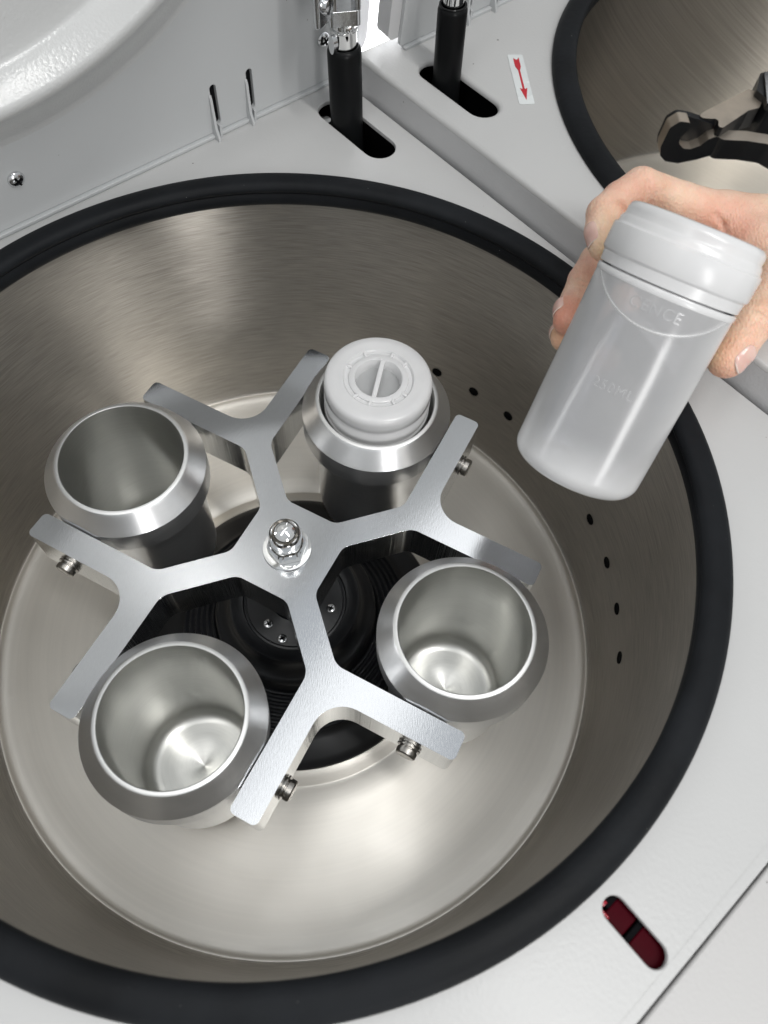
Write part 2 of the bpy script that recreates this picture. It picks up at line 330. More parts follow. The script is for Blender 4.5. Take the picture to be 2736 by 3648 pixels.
def tube_along(name, pts, rad, mat, parent=None, seg=24, caps=True, sharp=35):
    """rad list matched with pts"""
    vs = []; fs = []; P = [Vector(p) for p in pts]; n = len(P)
    for i, p in enumerate(P):
        d = (P[min(i + 1, n - 1)] - P[max(i - 1, 0)]).normalized(); q = d.to_track_quat('Z', 'X').to_matrix()
        for k in range(seg):
            a = 2 * PI * k / seg; vs.append(p + q @ Vector((rad[i] * math.cos(a), rad[i] * math.sin(a), 0)))
    for i in range(n - 1):
        for k in range(seg):
            a, b = i * seg + k, i * seg + (k + 1) % seg; fs.append([a, b, b + seg, a + seg])
    if caps: fs += [list(range(seg))[::-1], [(n - 1) * seg + k for k in range(seg)]]
    return mesh_obj(name, vs, fs, mat, parent, True, sharp)
def basis(o, zdir, xdir=(1, 0, 0)):
    z = Vector(zdir).normalized(); x = Vector(xdir); x = (x - z * x.dot(z)).normalized(); y = z.cross(x)
    m = Matrix((x, y, z)).transposed().to_4x4(); m.translation = Vector(o); return m
def xform(o, m): o.data.transform(m); return o
def screw(parent, pos, zdir, r=0.004, mat=None, name='screw', h=0.0022, turn=0.4):
    """pan head with a cross recess"""
    f = basis(pos, zdir)
    prof = [(0, h)] + [(r * math.sin(a), h * math.cos(a)) for a in [PI / 2 * i / 8 for i in range(1, 9)]] + [(r, -0.001)]
    o = lathe(name, prof, mat or M['zinc'], parent, 24, 60)
    bm = bmesh.new(); bm.from_mesh(o.data)
    me = o.data; me.materials.append(M['void'])
    for ang in (turn, turn + PI / 2):
        ret = bmesh.ops.create_cube(bm, size=1.0); q = Matrix.Rotation(ang, 4, 'Z')
        for v in ret['verts']: v.co = q @ Vector((v.co.x * r * 1.15, v.co.y * r * 0.24, h * 0.80 + v.co.z * h * 0.5))
        for v in ret['verts']:
            for ff in v.link_faces: ff.material_index = 1
    bm.to_mesh(me); bm.free(); me.transform(f); return o

# ------------------------------------------------------------------ numbers (metres; origin = rotor hub, top of spider z=0)
AM = R(46.2)                      # heading of the machines
H1 = 0.0699; H2 = 0.0909          # deck heights
ZB = -0.24                        # where the cabinets stand
TH = 1.19074                      # rotor heading
def Mw(x, y, z=0): return Vector((x * math.cos(AM) - y * math.sin(AM), x * math.sin(AM) + y * math.cos(AM), z))

# ================================================================== CENTRIFUGE 1
c1 = thing('centrifuge', 'near centrifuge with its lid raised and a four-place rotor in its open steel chamber', 'centrifuge', (0, 0, 0), AM)
CR = 0.2000
circ = lambda cx, cy, r, n=160: [(cx + r * math.cos(2 * PI * i / n), cy + r * math.sin(2 * PI * i / n)) for i in range(n)]
outer = round_poly([(-0.27, -0.2433), (0.2135, -0.2433), (0.2135, 0.234), (-0.27, 0.234)], 0.004, 3)
plate('deck', outer, [circ(0, 0, CR + 0.003), capsule(0.1897, 0.1715, 0.0206, 0.063, PI / 2), capsule(-0.0122, -0.2250, 0.0092, 0.0275, PI / 2)],
      H1 - 0.0022, H1, M['deck'], c1, 0.0006)
box('side_panel', (0.2095, -0.38, ZB), (0.2131, 0.234, H1 - 0.003), M['side'], c1, 0.001)
box('side_panel', (-0.27, -0.38, ZB), (-0.2665, 0.234, H1 - 0.003), M['side'], c1, 0.001)
box('back_panel', (-0.266, 0.2305, ZB), (0.2090, 0.2340, H1 - 0.003), M['side'], c1)
box('base_panel', (-0.266, -0.375, ZB), (0.2090, 0.230, ZB + 0.004), M['side'], c1)
# front panel (control fascia) beyond the seam, a hair lower
box('front_panel', (-0.27, -0.40, H1 - 0.010), (0.2135, -0.2443, H1 - 0.0006), M['deck_front'], c1, 0.0012)
box('front_apron', (-0.266, -0.398, ZB), (0.2090, -0.392, H1 - 0.012), M['deck_front'], c1)
# near-black lining under the slot, its inner shade put into the colour
box('slot_well', (0.1775, 0.128, -0.06), (0.2045, 0.212, -0.058), M['void'], c1)
box('slot_well_wall', (0.2050, 0.120, -0.06), (0.2060, 0.222, H1 - 0.004), M['void'], c1)
box('slot_well_wall', (0.1745, 0.120, -0.06), (0.1755, 0.222, H1 - 0.004), M['void'], c1)
box('slot_well_wall', (0.1757, 0.2215, -0.06), (0.2048, 0.2225, H1 - 0.004), M['void'], c1)
box('slot_well_wall', (0.1757, 0.1195, -0.06), (0.2048, 0.1205, H1 - 0.004), M['void'], c1)
lathe('strut_pivot', [(0, -0.012), (0.0045, -0.012), (0.0045, 0.004), (0.0036, 0.006), (0, 0.006)], M['chrome'], c1, 24, 40, (0.1850, 0.1965, 0.058))
# red lock window seen through the small slot
box('lock_window', (-0.0180, -0.2420, H1 - 0.0078), (-0.0065, -0.2271, H1 - 0.0046), M['redlens'], c1, 0.0006)
box('lock_latch', (-0.0180, -0.2270, H1 - 0.0080), (-0.0065, -0.2248, H1 - 0.0044), M['void'], c1, 0.0004)
box('lock_window', (-0.0170, -0.2242, H1 - 0.0078), (-0.0065, -0.2150, H1 - 0.0052), M['redlens'], c1, 0.0006)
box('lock_latch', (-0.0130, -0.2150, H1 - 0.0078), (-0.0065, -0.2085, H1 - 0.0045), M['void'], c1, 0.0004)
box('latch_bracket', (-0.0186, -0.2200, H1 - 0.0050), (-0.0160, -0.2140, H1 - 0.0030), M['pin'], c1, 0.0003)
box('lock_gem', (-0.0158, -0.2170, H1 - 0.0052), (-0.0148, -0.2120, H1 - 0.0036), M['redlens2'], c1, 0.0003)
box('lock_gem', (-0.0140, -0.2132, H1 - 0.0050), (-0.0118, -0.2120, H1 - 0.0034), M['redlens2'], c1, 0.0003)
box('lock_well', (-0.022, -0.246, H1 - 0.014), (-0.002, -0.206, H1 - 0.011), M['void'], c1)

# chamber
def chamber(parent, cx, cy, ztop, zfloor, rw, rhole, seal_o, seal_i, seal_t):
    prof = [(rw + 0.001, ztop - 0.004), (rw + 0.0002, ztop - 0.008), (rw, ztop - 0.014)]
    prof += [(rw, zfloor + 0.012 + (ztop - 0.026 - zfloor) * k / 6) for k in range(6, 2, -1)]
    cr = 0.0065; cv = 0.030
    prof += [(rw, zfloor + cv)]
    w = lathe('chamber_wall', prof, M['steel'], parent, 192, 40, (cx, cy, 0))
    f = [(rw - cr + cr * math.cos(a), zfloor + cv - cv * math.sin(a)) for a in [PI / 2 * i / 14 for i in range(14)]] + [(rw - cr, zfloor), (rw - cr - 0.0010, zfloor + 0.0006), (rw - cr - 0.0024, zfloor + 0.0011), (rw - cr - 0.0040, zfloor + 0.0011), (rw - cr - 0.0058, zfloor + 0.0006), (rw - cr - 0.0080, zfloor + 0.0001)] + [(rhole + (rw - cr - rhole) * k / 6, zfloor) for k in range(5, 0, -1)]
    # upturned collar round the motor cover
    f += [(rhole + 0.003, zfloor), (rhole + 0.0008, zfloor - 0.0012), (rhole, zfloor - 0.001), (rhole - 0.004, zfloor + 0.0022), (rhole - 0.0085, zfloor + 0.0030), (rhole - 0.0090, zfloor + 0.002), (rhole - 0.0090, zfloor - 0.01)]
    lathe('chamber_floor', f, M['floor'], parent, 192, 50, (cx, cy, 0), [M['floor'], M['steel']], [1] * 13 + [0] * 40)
    # rubber gasket: flat heel on the deck, roll on top, groove, inner skirt
    s = [(seal_o, ztop + 0.0002), (seal_o + 0.0002, ztop + 0.0016), (seal_o - 0.0008, ztop + 0.0036), (seal_o - 0.003, ztop + 0.0054),
         (seal_o - 0.006, ztop + seal_t - 0.0002), (seal_o - 0.009, ztop + seal_t), (seal_i + 0.0028, ztop + seal_t - 0.0004), (seal_i + 0.0008, ztop + seal_t - 0.0018), (seal_i, ztop + seal_t - 0.0040),
         (seal_i + 0.0008, ztop + 0.0006), (seal_i + 0.0022, ztop - 0.0006), (seal_i + 0.0030, ztop - 0.0020), (seal_i + 0.0020, ztop - 0.0034), (seal_i + 0.0022, ztop - 0.008),
         (seal_i + 0.0040, ztop - 0.0105), (rw - 0.0006, ztop - 0.0112), (rw + 0.0015, ztop - 0.006)]
    sl = lathe('rubber_seal', s, M['rubber'], parent, 224, 60, (cx, cy, 0))
    for v_ in sl.data.vertices:      # hand-fitted rubber: never quite even
        a_ = math.atan2(v_.co.y - cy, v_.co.x - cx); w_ = 0.00008 * math.sin(3 * a_ + 1) + 0.00005 * math.sin(11 * a_ + 2.3) + 0.0000 * math.sin(41 * a_)
        v_.co.x += w_ * math.cos(a_); v_.co.y += w_ * math.sin(a_); v_.co.z += w_ * 0.8
chamber(c1, 0, 0, H1, -0.124, 0.2040, 0.1045, 0.2072, 0.1928, 0.0062)
# vent holes on the right-hand wall (world angles); black discs, inner shade put into the colour
for k, a in enumerate([67.6, 58.8, 49.9, 40.8, 31.8, 22.6, 13.5, 4.5, -4.5]):
    al = R(a) - AM; f = basis((0.2038 * math.cos(al), 0.2038 * math.sin(al), -0.0722), (-math.cos(al), -math.sin(al), 0), (0, 0, 1))
    o = lathe('vent_hole', [(0, 0.0001), (0.0030, 0.0001), (0.0034, 0.0005), (0.0038, 0.0004), (0.0040, -0.0004)], None, c1, 28, 60, (0, 0, 0), [M['void'], M['steel']], [0, 0, 0, 0])
    o.data.transform(f)
# motor cover: rubber bellows cone under the rotor
prof = [(0, -0.074), (0.0145, -0.074), (0.0150, -0.0745), (0.029, -0.0748), (0.0302, -0.0752), (0.0306, -0.0765), (0.0318, -0.0768), (0.0325, -0.0755), (0.0372, -0.0752), (0.0384, -0.0740), (0.0400, -0.0736), (0.0412, -0.0750), (0.0418, -0.0770),
        (0.0440, -0.0830), (0.0480, -0.0850), (0.0500, -0.0858), (0.0512, -0.0880), (0.0516, -0.0965)]
for k in range(6):
    r0 = 0.0525 + k * 0.0040; z = -0.0985 - k * 0.0022
    prof += [(r0, z + 0.0006), (r0 + 0.0010, z + 0.0016), (r0 + 0.0020, z + 0.0012), (r0 + 0.0026, z - 0.0016), (r0 + 0.0034, z - 0.0020)]
prof += [(0.0768, -0.1125), (0.0800, -0.1135), (0.0900, -0.1172), (0.0948, -0.1195), (0.0955, -0.1205), (0.0955, -0.123)]
lathe('motor_cover', prof, M['black'], c1, 128, 50)
lathe('motor_shaft', [(0, -0.030), (0.012, -0.030), (0.0140, -0.034), (0.0150, -0.072), (0.0190, -0.0735)], M['black'], c1, 48, 50)
for a, r_ in ((-128, 0.0225), (-98, 0.0265), (-8, 0.0235), (60, 0.024), (128, 0.024)):
    al = R(a) - AM; screw(c1, (r_ * math.cos(al), r_ * math.sin(al), -0.0748), (0, 0, 1), 0.0030, M['zinc'], 'cover_screw', 0.0010, 0.5 + a)

# ---- lid
LT = R(-5)
def lid_frame(y0, z0, cx=0.0):
    n = Vector((0, -math.cos(LT), math.sin(LT)))         # towards the viewer
    up = Vector((0, math.sin(LT), math.cos(LT)))
    m = Matrix((Vector((1, 0, 0)), up, n)).transposed().to_4x4(); m.translation = Vector((cx, y0, z0)); return m
def lid(parent, x0, x1, y0, z0, htop, cx, full=True, hooks=(), screws=(), thick=0.034, ml=0.011, mr=0.0096, cor=0.012):
    F = lid_frame(y0, z0)
    L_ = bpy.data.objects.new('lid', None); COL.objects.link(L_); L_.parent = parent; L_.empty_display_size = 0.02
    sh = round_poly([(x0, 0.004), (x1, 0.004), (x1, htop), (x0, htop)], cor, 6)
    plate('lid_shell', sh, [], -thick, -0.0026, M['side'], L_, 0.004, F, segs=4)
    inner = round_poly([(x0 + ml, -0.0005), (x1 - mr, -0.0005), (x1 - mr, htop - 0.011), (x0 + ml, htop - 0.011)], 0.002, 3)
    holes = [capsule(h + 0.0026, 0.0165, 0.0042, 0.026, PI / 2 + 0.05) for h in hooks]
    plate('liner_panel', inner, holes, -0.0024, 0.0, M['liner'], L_, 0.0005, F)
    box('liner_ledge', (x0 + 0.0115, -0.0030, -0.002), (x1 - 0.0095, -0.0008, 0.0022), M['liner'], L_, 0.0005, F)
    for h in hooks:
        box('slot_back', (h - 0.003, 0.002, -0.00255), (h + 0.008, 0.032, -0.00245), M['void'], L_, 0, F)
        out = [(0.0, 0.024), (0.0, -0.0045), (0.006, -0.0045), (0.0062, -0.001), (0.0036, 0.004), (0.0024, 0.012), (0.0010, 0.022)]
        G = F @ Matrix(((0, 0, 1, h - 0.0012), (0, 1, 0, 0), (1, 0, 0, 0.0), (0, 0, 0, 1)))
        plate('hinge_tab', out, [], 0, 0.0017, M['liner'], L_, 0.0002, G)
        box('hinge_tab_fork', (h + 0.0020, -0.0042, 0.0), (h + 0.0036, 0.005, 0.0035), M['liner'], L_, 0.0002, F)
    if full:
        # raised dome that plugs the chamber
        rings = [(0.0, 0.2442, 0.2000, -0.0002), (0.0, 0.2450, 0.1970, 0.0008), (-0.0005, 0.2465, 0.1950, 0.0036), (-0.004, 0.2560, 0.1920, 0.0130), (-0.0080, 0.2660, 0.1915, 0.0222),
                 (-0.0087, 0.2676, 0.1914, 0.0240), (-0.0092, 0.2688, 0.1911, 0.0251), (-0.0098, 0.2700, 0.1906, 0.0257), (-0.0104, 0.2712, 0.1898, 0.0259),
                 (-0.0110, 0.2725, 0.1894, 0.0250), (-0.0150, 0.2845, 0.1955, 0.0140), (-0.0154, 0.2862, 0.1966, 0.0125), (-0.0156, 0.2872, 0.1968, 0.0119), (-0.0157, 0.2880, 0.1964, 0.0116), (-0.0160, 0.2880, 0.1900, 0.0114), (-0.016, 0.288, 0.12, 0.0114), (-0.016, 0.288, 0.0, 0.0114)]
        seg = 192; vs = []; fs = []
        for (rx, ry, rr, hh) in rings:
            for k in range(seg): a = 2 * PI * k / seg; vs.append(F @ Vector((rx + rr * math.cos(a), ry + rr * math.sin(a), hh)))
        for i in range(len(rings) - 1):
            for k in range(seg): a, b = i * seg + k, i * seg + (k + 1) % seg; fs.append([a, b, b + seg, a + seg])
        mesh_obj('lid_plug', vs, fs, M['dome'], L_, True, 60)
    for sx, sy in screws:
        p = F @ Vector((sx, sy, 0)); screw(L_, p, (F.to_3x3() @ Vector((0, 0, 1))), 0.0046, M['zinc'], 'screw', 0.0026)
    return F
F1 = lid(c1, -0.235, 0.2368, 0.2165, H1 + 0.0035, 0.50, 0, True, (0.1165, 0.1415), ((-0.003, 0.0255), (0.1985, 0.0275)))

# ---- gas strut
def strut(parent, x, y0, z0, y1, z1, rad, clevis=True):
    s = bpy.data.objects.new('gas_strut', None); COL.objects.link(s); s.parent = parent; s.empty_display_size = 0.02
    a = Vector((x, y0, z0)); b = Vector((x, y1, z1)); d = (b - a).normalized(); f = basis(b, d, (1, 0, 0))
    h = (b - a).length + 0.06; fs_ = f; K_ = Matrix.Scale(1.28, 4)
    lathe('strut_sleeve', [(0.0, -h), (rad, -h), (rad, -0.0030), (rad - 0.0006, -0.0010), (rad - 0.0018, 0), (0.0080, 0), (0.0076, -0.003), (0, -0.003)], M['sleeve'], s, 48, 50).data.transform(f)
    if clevis:
        f = f @ K_
        lathe('strut_collar', [(0.0058, -0.004), (0.0058, 0.0062), (0.0061, 0.0066), (0.0061, 0.0072), (0.0056, 0.0076), (0.0050, 0.0078), (0.0050, 0.0102), (0.0, 0.0102)], M['chrome'], s, 40, 40).data.transform(f)
        lathe('strut_ball', [(0, 0.0110), (0.0018, 0.0104), (0.0022, 0.009), (0.0018, 0.0076), (0, 0.007)], M['chrome'], s, 16, 50, (0, 0, 0)).data.transform(f @ Matrix.Translation((-0.0012, -0.0048, 0)))
        o = lathe('lock_clip', [(0, -0.0012), (0.0020, -0.0012), (0.0020, 0.0012), (0, 0.0012)], M['zinc'], s, 20, 40)
        o.data.transform(f @ Matrix.Translation((-0.0068, -0.001, 0.003)) @ Matrix.Rotation(PI / 2, 4, 'Y') @ Matrix.Scale(2.0, 4, (1, 0, 0)))
        # slotted fork: two cheeks, a rounded foot and a cross pin
        g = f @ Matrix.Rotation(R(-30), 4, 'Z')
        foot = round_poly([(-0.0070, -0.0060), (0.0070, -0.0060), (0.0070, 0.0060), (-0.0070, 0.0060)], 0.0022, 5)
        plate('fork_foot', foot, [], 0.0104, 0.0165, M['zinc'], s, 0.0008, g)
        box('fork_cheek', (-0.0070, -0.0060, 0.0162), (-0.0030, 0.0060, 0.052), M['zinc'], s, 0.0007, g)
        box('fork_cheek', (0.0044, -0.0060, 0.0162), (0.0070, 0.0060, 0.052), M['zinc'], s, 0.0007, g)
        box('rod_eye', (-0.0026, -0.0045, 0.022), (0.0040, 0.0045, 0.056), M['zinc'], s, 0.0006, g)
        o = lathe('cross_pin', [(0, -0.0092), (0.0030, -0.0092), (0.0030, -0.0074), (0.0018, -0.0072), (0.0018, 0.0090), (0.0, 0.0090)], M['zinc'], s, 24, 40)
        o.data.transform(g @ Matrix.Translation((0, 0, 0.030)) @ Matrix.Rotation(PI / 2, 4, 'Y'))
        # wall bracket behind
        box('lid_bracket', (-0.0190, 0.0, 0.0140), (-0.0090, 0.0030, 0.055), M['zinc'], s, 0.0008, f @ Matrix.Rotation(R(20), 4, 'Z'))
        lathe('bracket_bolt', [(0, 0.0022), (0.0030, 0.0016), (0.0036, 0.0), (0.0036, -0.001)], M['zinc'], s, 20, 40).data.transform(f @ Matrix.Rotation(R(20), 4, 'Z') @ Matrix.Translation((-0.013, -0.0002, 0.0215)) @ Matrix.Rotation(PI / 2, 4, 'X'))
    return s
strut(c1, 0.1906, 0.1820, 0.0699, 0.1848, 0.1140, 0.0100)

# glowing panel added behind the machines, a bright sliver between the two lids
wm = bpy.data.materials.new('panel_glow'); wm.use_nodes = True; b_ = wm.node_tree.nodes['Principled BSDF']; b_.inputs['Base Color'].default_value = (0.8, 0.8, 0.8, 1)
b_.inputs['Emission Color'].default_value = (0.97, 0.98, 1.0, 1); b_.inputs['Emission Strength'].default_value = 3.2
wn2 = box('glow_panel', (-0.30, 0.52, -0.9), (1.10, 0.54, 0.9), wm, None); wn2.rotation_euler = (0, 0, AM); wn2['kind'] = 'structure'

# ================================================================== CENTRIFUGE 2
STOP = 0.1310
c2 = thing('centrifuge', 'neighbouring centrifuge at upper right with a red arrow sticker on its deck', 'centrifuge', (0, 0, 0), AM)
wc = Vector((0.3467, 0.3055)); X2 = wc.x * math.cos(AM) + wc.y * math.sin(AM); Y2 = -wc.x * math.sin(AM) + wc.y * math.cos(AM); R2 = 0.2228
outer = [(0.2160, -0.38), (0.72, -0.38), (0.72, 0.205), (0.2160, 0.205)]
hole2 = circ(X2, Y2, R2 - 0.0035)
plate('deck', outer, [hole2, capsule(0.2443, 0.1413, 0.0195, 0.0610, PI / 2)], H2 - 0.003, H2, M['deck'], c2, 0.0026, segs=4)
box('side_panel', (0.2160, -0.38, ZB), (0.2190, 0.205, H2 - 0.0031), M['side'], c2)
box('side_panel', (0.717, -0.38, ZB), (0.720, 0.205, H2 - 0.0031), M['side'], c2)
box('back_panel', (0.2195, 0.202, ZB), (0.7165, 0.205, H2 - 0.0031), M['side'], c2)
box('front_panel', (0.2195, -0.38, ZB), (0.7165, -0.377, H2 - 0.0031), M['side'], c2)
box('slot_well', (0.228, 0.100, -0.03), (0.262, 0.190, -0.028), M['void'], c2)
for lo, hi in (((0.2270, 0.0995, -0.03), (0.2278, 0.19, H2 - 0.0045)), ((0.2610, 0.0995, -0.03), (0.2618, 0.19, H2 - 0.0045)), ((0.2280, 0.1890, -0.03), (0.2608, 0.1898, H2 - 0.0045)), ((0.2280, 0.0985, -0.03), (0.2608, 0.0993, H2 - 0.0045))):
    box('slot_well_wall', lo, hi, M['void'], c2)
chamber(c2, X2, Y2, H2, -0.100, R2 - 0.004, 0.10, R2, R2 - 0.0150, 0.0062)
lathe('motor_cover', [(0, -0.05), (0.03, -0.05), (0.05, -0.055), (0.08, -0.08), (0.095, -0.099), (0.095, -0.102)], M['black'], c2, 64, 50, (X2, Y2, 0))
F2 = lid(c2, 0.2310, 0.70, 0.1900, H2 + 0.0030, 0.50, X2, False, (0.2945, 0.3190), ((0.2545, 0.0320),), 0.0135, 0.0085, cor=0.005)
strut(c2, 0.2468, 0.1545, 0.0909, 0.1566, STOP, 0.0086, False)
lathe('strut_collar', [(0.0, STOP - 0.003), (0.0060, STOP - 0.003), (0.0062, STOP + 0.012), (0.0050, STOP + 0.013), (0.0050, STOP + 0.03), (0.0, STOP + 0.03)], M['chrome'], c2, 32, 40, (0.2470, 0.1567, 0))
# arrow sticker
st = round_poly([(0.2918, 0.1471), (0.2997, 0.1416), (0.2704, 0.1024), (0.2627, 0.1079)][::-1], 0.0009, 4)
ar = [(0.2922, 0.1424), (0.2925, 0.1397), (0.2955, 0.1406), (0.2897, 0.1330), (0.2868, 0.1309), (0.2763, 0.1168), (0.2758, 0.1158), (0.2779, 0.1160), (0.2689, 0.1079), (0.2739, 0.1185), (0.2746, 0.1167), (0.2857, 0.1315), (0.2870, 0.1355)][::-1]
sto = plate('arrow_sticker', st, [], H2 + 0.0001, H2 + 0.0003, M['sticker'], c2)
plate('arrow_print', ar, [], H2 + 0.00032, H2 + 0.00040, M['red'], sto)
for o_ in (sto,): o_.parent = c2

# second rotor: black spider, light on its tops put into the colour
r2 = thing('rotor', 'dark rotor spider with an empty hooked fork in the upper right chamber', 'rotor', (wc.x, wc.y, -0.05), 0)
def wpoly(name, pts, z0, z1, mat, rad=0.003, bev=0.002):
    q = [(x - wc.x, y - wc.y) for x, y in pts]
    area2 = sum(q[i - 1][0] * q[i][1] - q[i][0] * q[i - 1][1] for i in range(len(q)))
    if area2 < 0: q = q[::-1]
    return plate(name, round_poly(q, rad, 5), [], z0 + 0.05, z1 + 0.05, mat, r2, bev, None, M['black'], segs=4)
wpoly('rotor_arm', [(0.2660, 0.3690), (0.2880, 0.3717), (0.3060, 0.3700), (0.3260, 0.3620), (0.3560, 0.3380), (0.3620, 0.3000), (0.3400, 0.2950), (0.3280, 0.3260), (0.3160, 0.3480), (0.3030, 0.3590), (0.2870, 0.3600), (0.2660, 0.3580)], 0.004, 0.0200, M['rotor_lit'], 0.006, 0.0035)
# hooked end: an upright plate with a U seat cut in it
def upright(name, pts, P0, h, th, mat, bev, rad=0.0015):
    h = Vector((h[0], h[1], 0)).normalized(); m = Matrix((h, Vector((0, 0, 1)), h.cross(Vector((0, 0, 1))))).transposed().to_4x4()
    m.translation = Vector((P0[0] - wc.x, P0[1] - wc.y, 0.05)); a2 = sum(pts[i - 1][0] * pts[i][1] - pts[i][0] * pts[i - 1][1] for i in range(len(pts)))
    return plate(name, round_poly(pts if a2 > 0 else pts[::-1], rad, 4), [], -th, 0, M['black'], r2, bev, m, mat, segs=3)
hook = [(-0.0191, 0.0105), (-0.0169, 0.0034), (-0.0113, -0.0013), (-0.0008, -0.0027), (0.0120, 0.0010), (0.0232, 0.0057), (0.0232, 0.0200), (0.0185, 0.0208), (0.0143, 0.0183), (0.0102, 0.0129), (0.0040, 0.0097), (-0.0016, 0.0100), (-0.0065, 0.0139), (-0.0073, 0.0186), (-0.0049, 0.0233), (-0.0034, 0.0273), (-0.0049, 0.0308), (-0.0126, 0.0316), (-0.0183, 0.0261)]
upright('fork_hook', hook, (0.2455, 0.3580), (math.cos(R(6)), math.sin(R(6))), 0.011, M['rotor_lit'], 0.0012, 0.0035)
back = [(-0.0185, 0.0105), (-0.0169, 0.0040), (-0.0113, -0.0005), (-0.0008, -0.0020), (0.0120, 0.0015), (0.0232, 0.0062), (0.0300, 0.0200), (0.0180, 0.0240), (-0.0030, 0.0295), (-0.0126, 0.0305), (-0.0180, 0.0255)]
upright('fork_pocket', back, (0.2445, 0.3670), (math.cos(R(6)), math.sin(R(6))), 0.006, M['black'], 0.0006, 0.004)
wpoly('fork_prong', [(0.2620, 0.3560), (0.2640, 0.3700), (0.2470, 0.3690), (0.2560, 0.3790), (0.2920, 0.4110), (0.3030, 0.4050), (0.2970, 0.3890), (0.2880, 0.3840)], 0.012, 0.0280, M['rotor_lit'], 0.0025, 0.0015)
wpoly('fork_end', [(0.2940, 0.4020), (0.3000, 0.4240), (0.3100, 0.4300), (0.3300, 0.4200), (0.3250, 0.3900), (0.3040, 0.3880)], -0.004, 0.0330, M['black'], 0.003, 0.002)
wpoly('fork_end_rim', [(0.2985, 0.3835), (0.3020, 0.4230), (0.3052, 0.4230), (0.3025, 0.3825)], 0.030, 0.0352, M['zinc'], 0.0008, 0.0005)
lathe('rotor_shaft', [(0, 0.052), (0.012, 0.05), (0.018, 0.02), (0.02, -0.002), (0, -0.002)], M['rotor_lit'], r2, 32, 40)

# ================================================================== ROTOR 1
rt = thing('rotor', 'bright aluminium cross-shaped rotor holding four buckets between its forked arms', 'rotor', (0, 0, -0.074), TH)
Z0 = 0.074                        # local height of the spider top
Wd = 0.0435; Wo = 0.0583; Lt = 0.1262
pts = []; rad = []
def rot2(p, a): return (p[0] * math.cos(a) - p[1] * math.sin(a), p[0] * math.sin(a) + p[1] * math.cos(a))
for k in range(4):
    a = k * PI / 2
    seq = [((Wo, -Wo), 0.016), ((Lt, -Wo), 0.0030), ((Lt, -Wd), 0.0030), ((0.0540, -Wd), 0.0100), ((0.0258, -0.0152), 0.0085), ((0.0258, 0.0152), 0.0085), ((0.0540, Wd), 0.0100), ((Lt, Wd), 0.0030), ((Lt, Wo), 0.0030)]
    for p, r_ in seq: pts.append(rot2(p, a)); rad.append(r_)
plate('spider', round_poly(pts, rad, 10), [], Z0 - 0.0285, Z0, M['alu'], rt, 0.0006, None, M['alu_side'], segs=2)
lathe('hub_boss', [(0, Z0 - 0.05), (0.016, Z0 - 0.05), (0.016, Z0 - 0.0287), (0, Z0 - 0.0287)], M['black'], rt, 48, 40)
nut = lathe('washer', [(0.0050, Z0 + 0.0002), (0.0128, Z0 + 0.0002), (0.0131, Z0 + 0.0006), (0.0129, Z0 + 0.0014), (0.0090, Z0 + 0.0018), (0.0050, Z0 + 0.0018)], M['chrome'], rt, 64, 40)
# cap nut: hexagon with a turned crown, then the dome
def cap_nut(parent):
    seg = 72; vs = []; fs = []; AF = 0.0093
    def ring(fn, z): 
        i0 = len(vs)
        for k in range(seg):
            a = 2 * PI * k / seg; r_, zz = fn(a); vs.append((r_ * math.cos(a), r_ * math.sin(a), zz if zz is not None else z))
        return i0
    hexr = lambda a: AF / math.cos(((a - R(12)) % (PI / 3)) - PI / 6)
    rings = []
    rings.append(ring(lambda a: (hexr(a), None), Z0 + 0.0019))
    rings.append(ring(lambda a: (hexr(a), Z0 + 0.0092 - (hexr(a) - AF) * 1.9), 0))
    rings.append(ring(lambda a: (AF - 0.0001, Z0 + 0.0096), 0))
    for r_, z in ((0.0090, 0.0104), (0.0084, 0.0112), (0.0083, 0.0126), (0.0079, 0.0130), (0.0084, 0.0136), (0.0086, 0.0175)): rings.append(ring(lambda a, r_=r_, z=z: (r_, Z0 + z), 0))
    for i in range(1, 10):
        t = PI / 2 * i / 10; rings.append(ring(lambda a, t=t: (0.0086 * math.cos(t), Z0 + 0.0175 + 0.0086 * math.sin(t)), 0))
    for i in range(len(rings) - 1):
        for k in range(seg): a, b = rings[i] + k, rings[i] + (k + 1) % seg; fs.append([a, b, rings[i + 1] + (k + 1) % seg, rings[i + 1] + k])
    vs.append((0, 0, Z0 + 0.0261)); fs += [[rings[-1] + k, rings[-1] + (k + 1) % seg, len(vs) - 1] for k in range(seg)]
    return mesh_obj('cap_nut', vs, fs, M['chrome'], parent, True, 28)
o = cap_nut(rt)
# trunnion pins through the eight prongs
for k in range(4):
    for s in (-1, 1):
        a = -k * PI / 2; px, py = rot2((0.1040, s * Wo), a); dx, dy = rot2((0, s), a)
        f = basis((px, py, Z0 - 0.0160), (dx, dy, 0), (0, 0, 1))
        lathe('trunnion_pin', [(0, 0.0056), (0.0046, 0.0056), (0.0053, 0.0050), (0.0054, 0.0024), (0.0046, 0.0020), (0.0046, 0.0014), (0.0062, 0.0013), (0.0062, 0.0005), (0.0048, 0.0004), (0.0048, -0.001)], M['pin'], rt, 36, 40).data.transform(f)
        lathe('trunnion_pin', [(0, -0.0150), (0.0048, -0.0150), (0.0048, -0.0166), (0.0, -0.0166)], M['pin'], rt, 24, 40).data.transform(f)

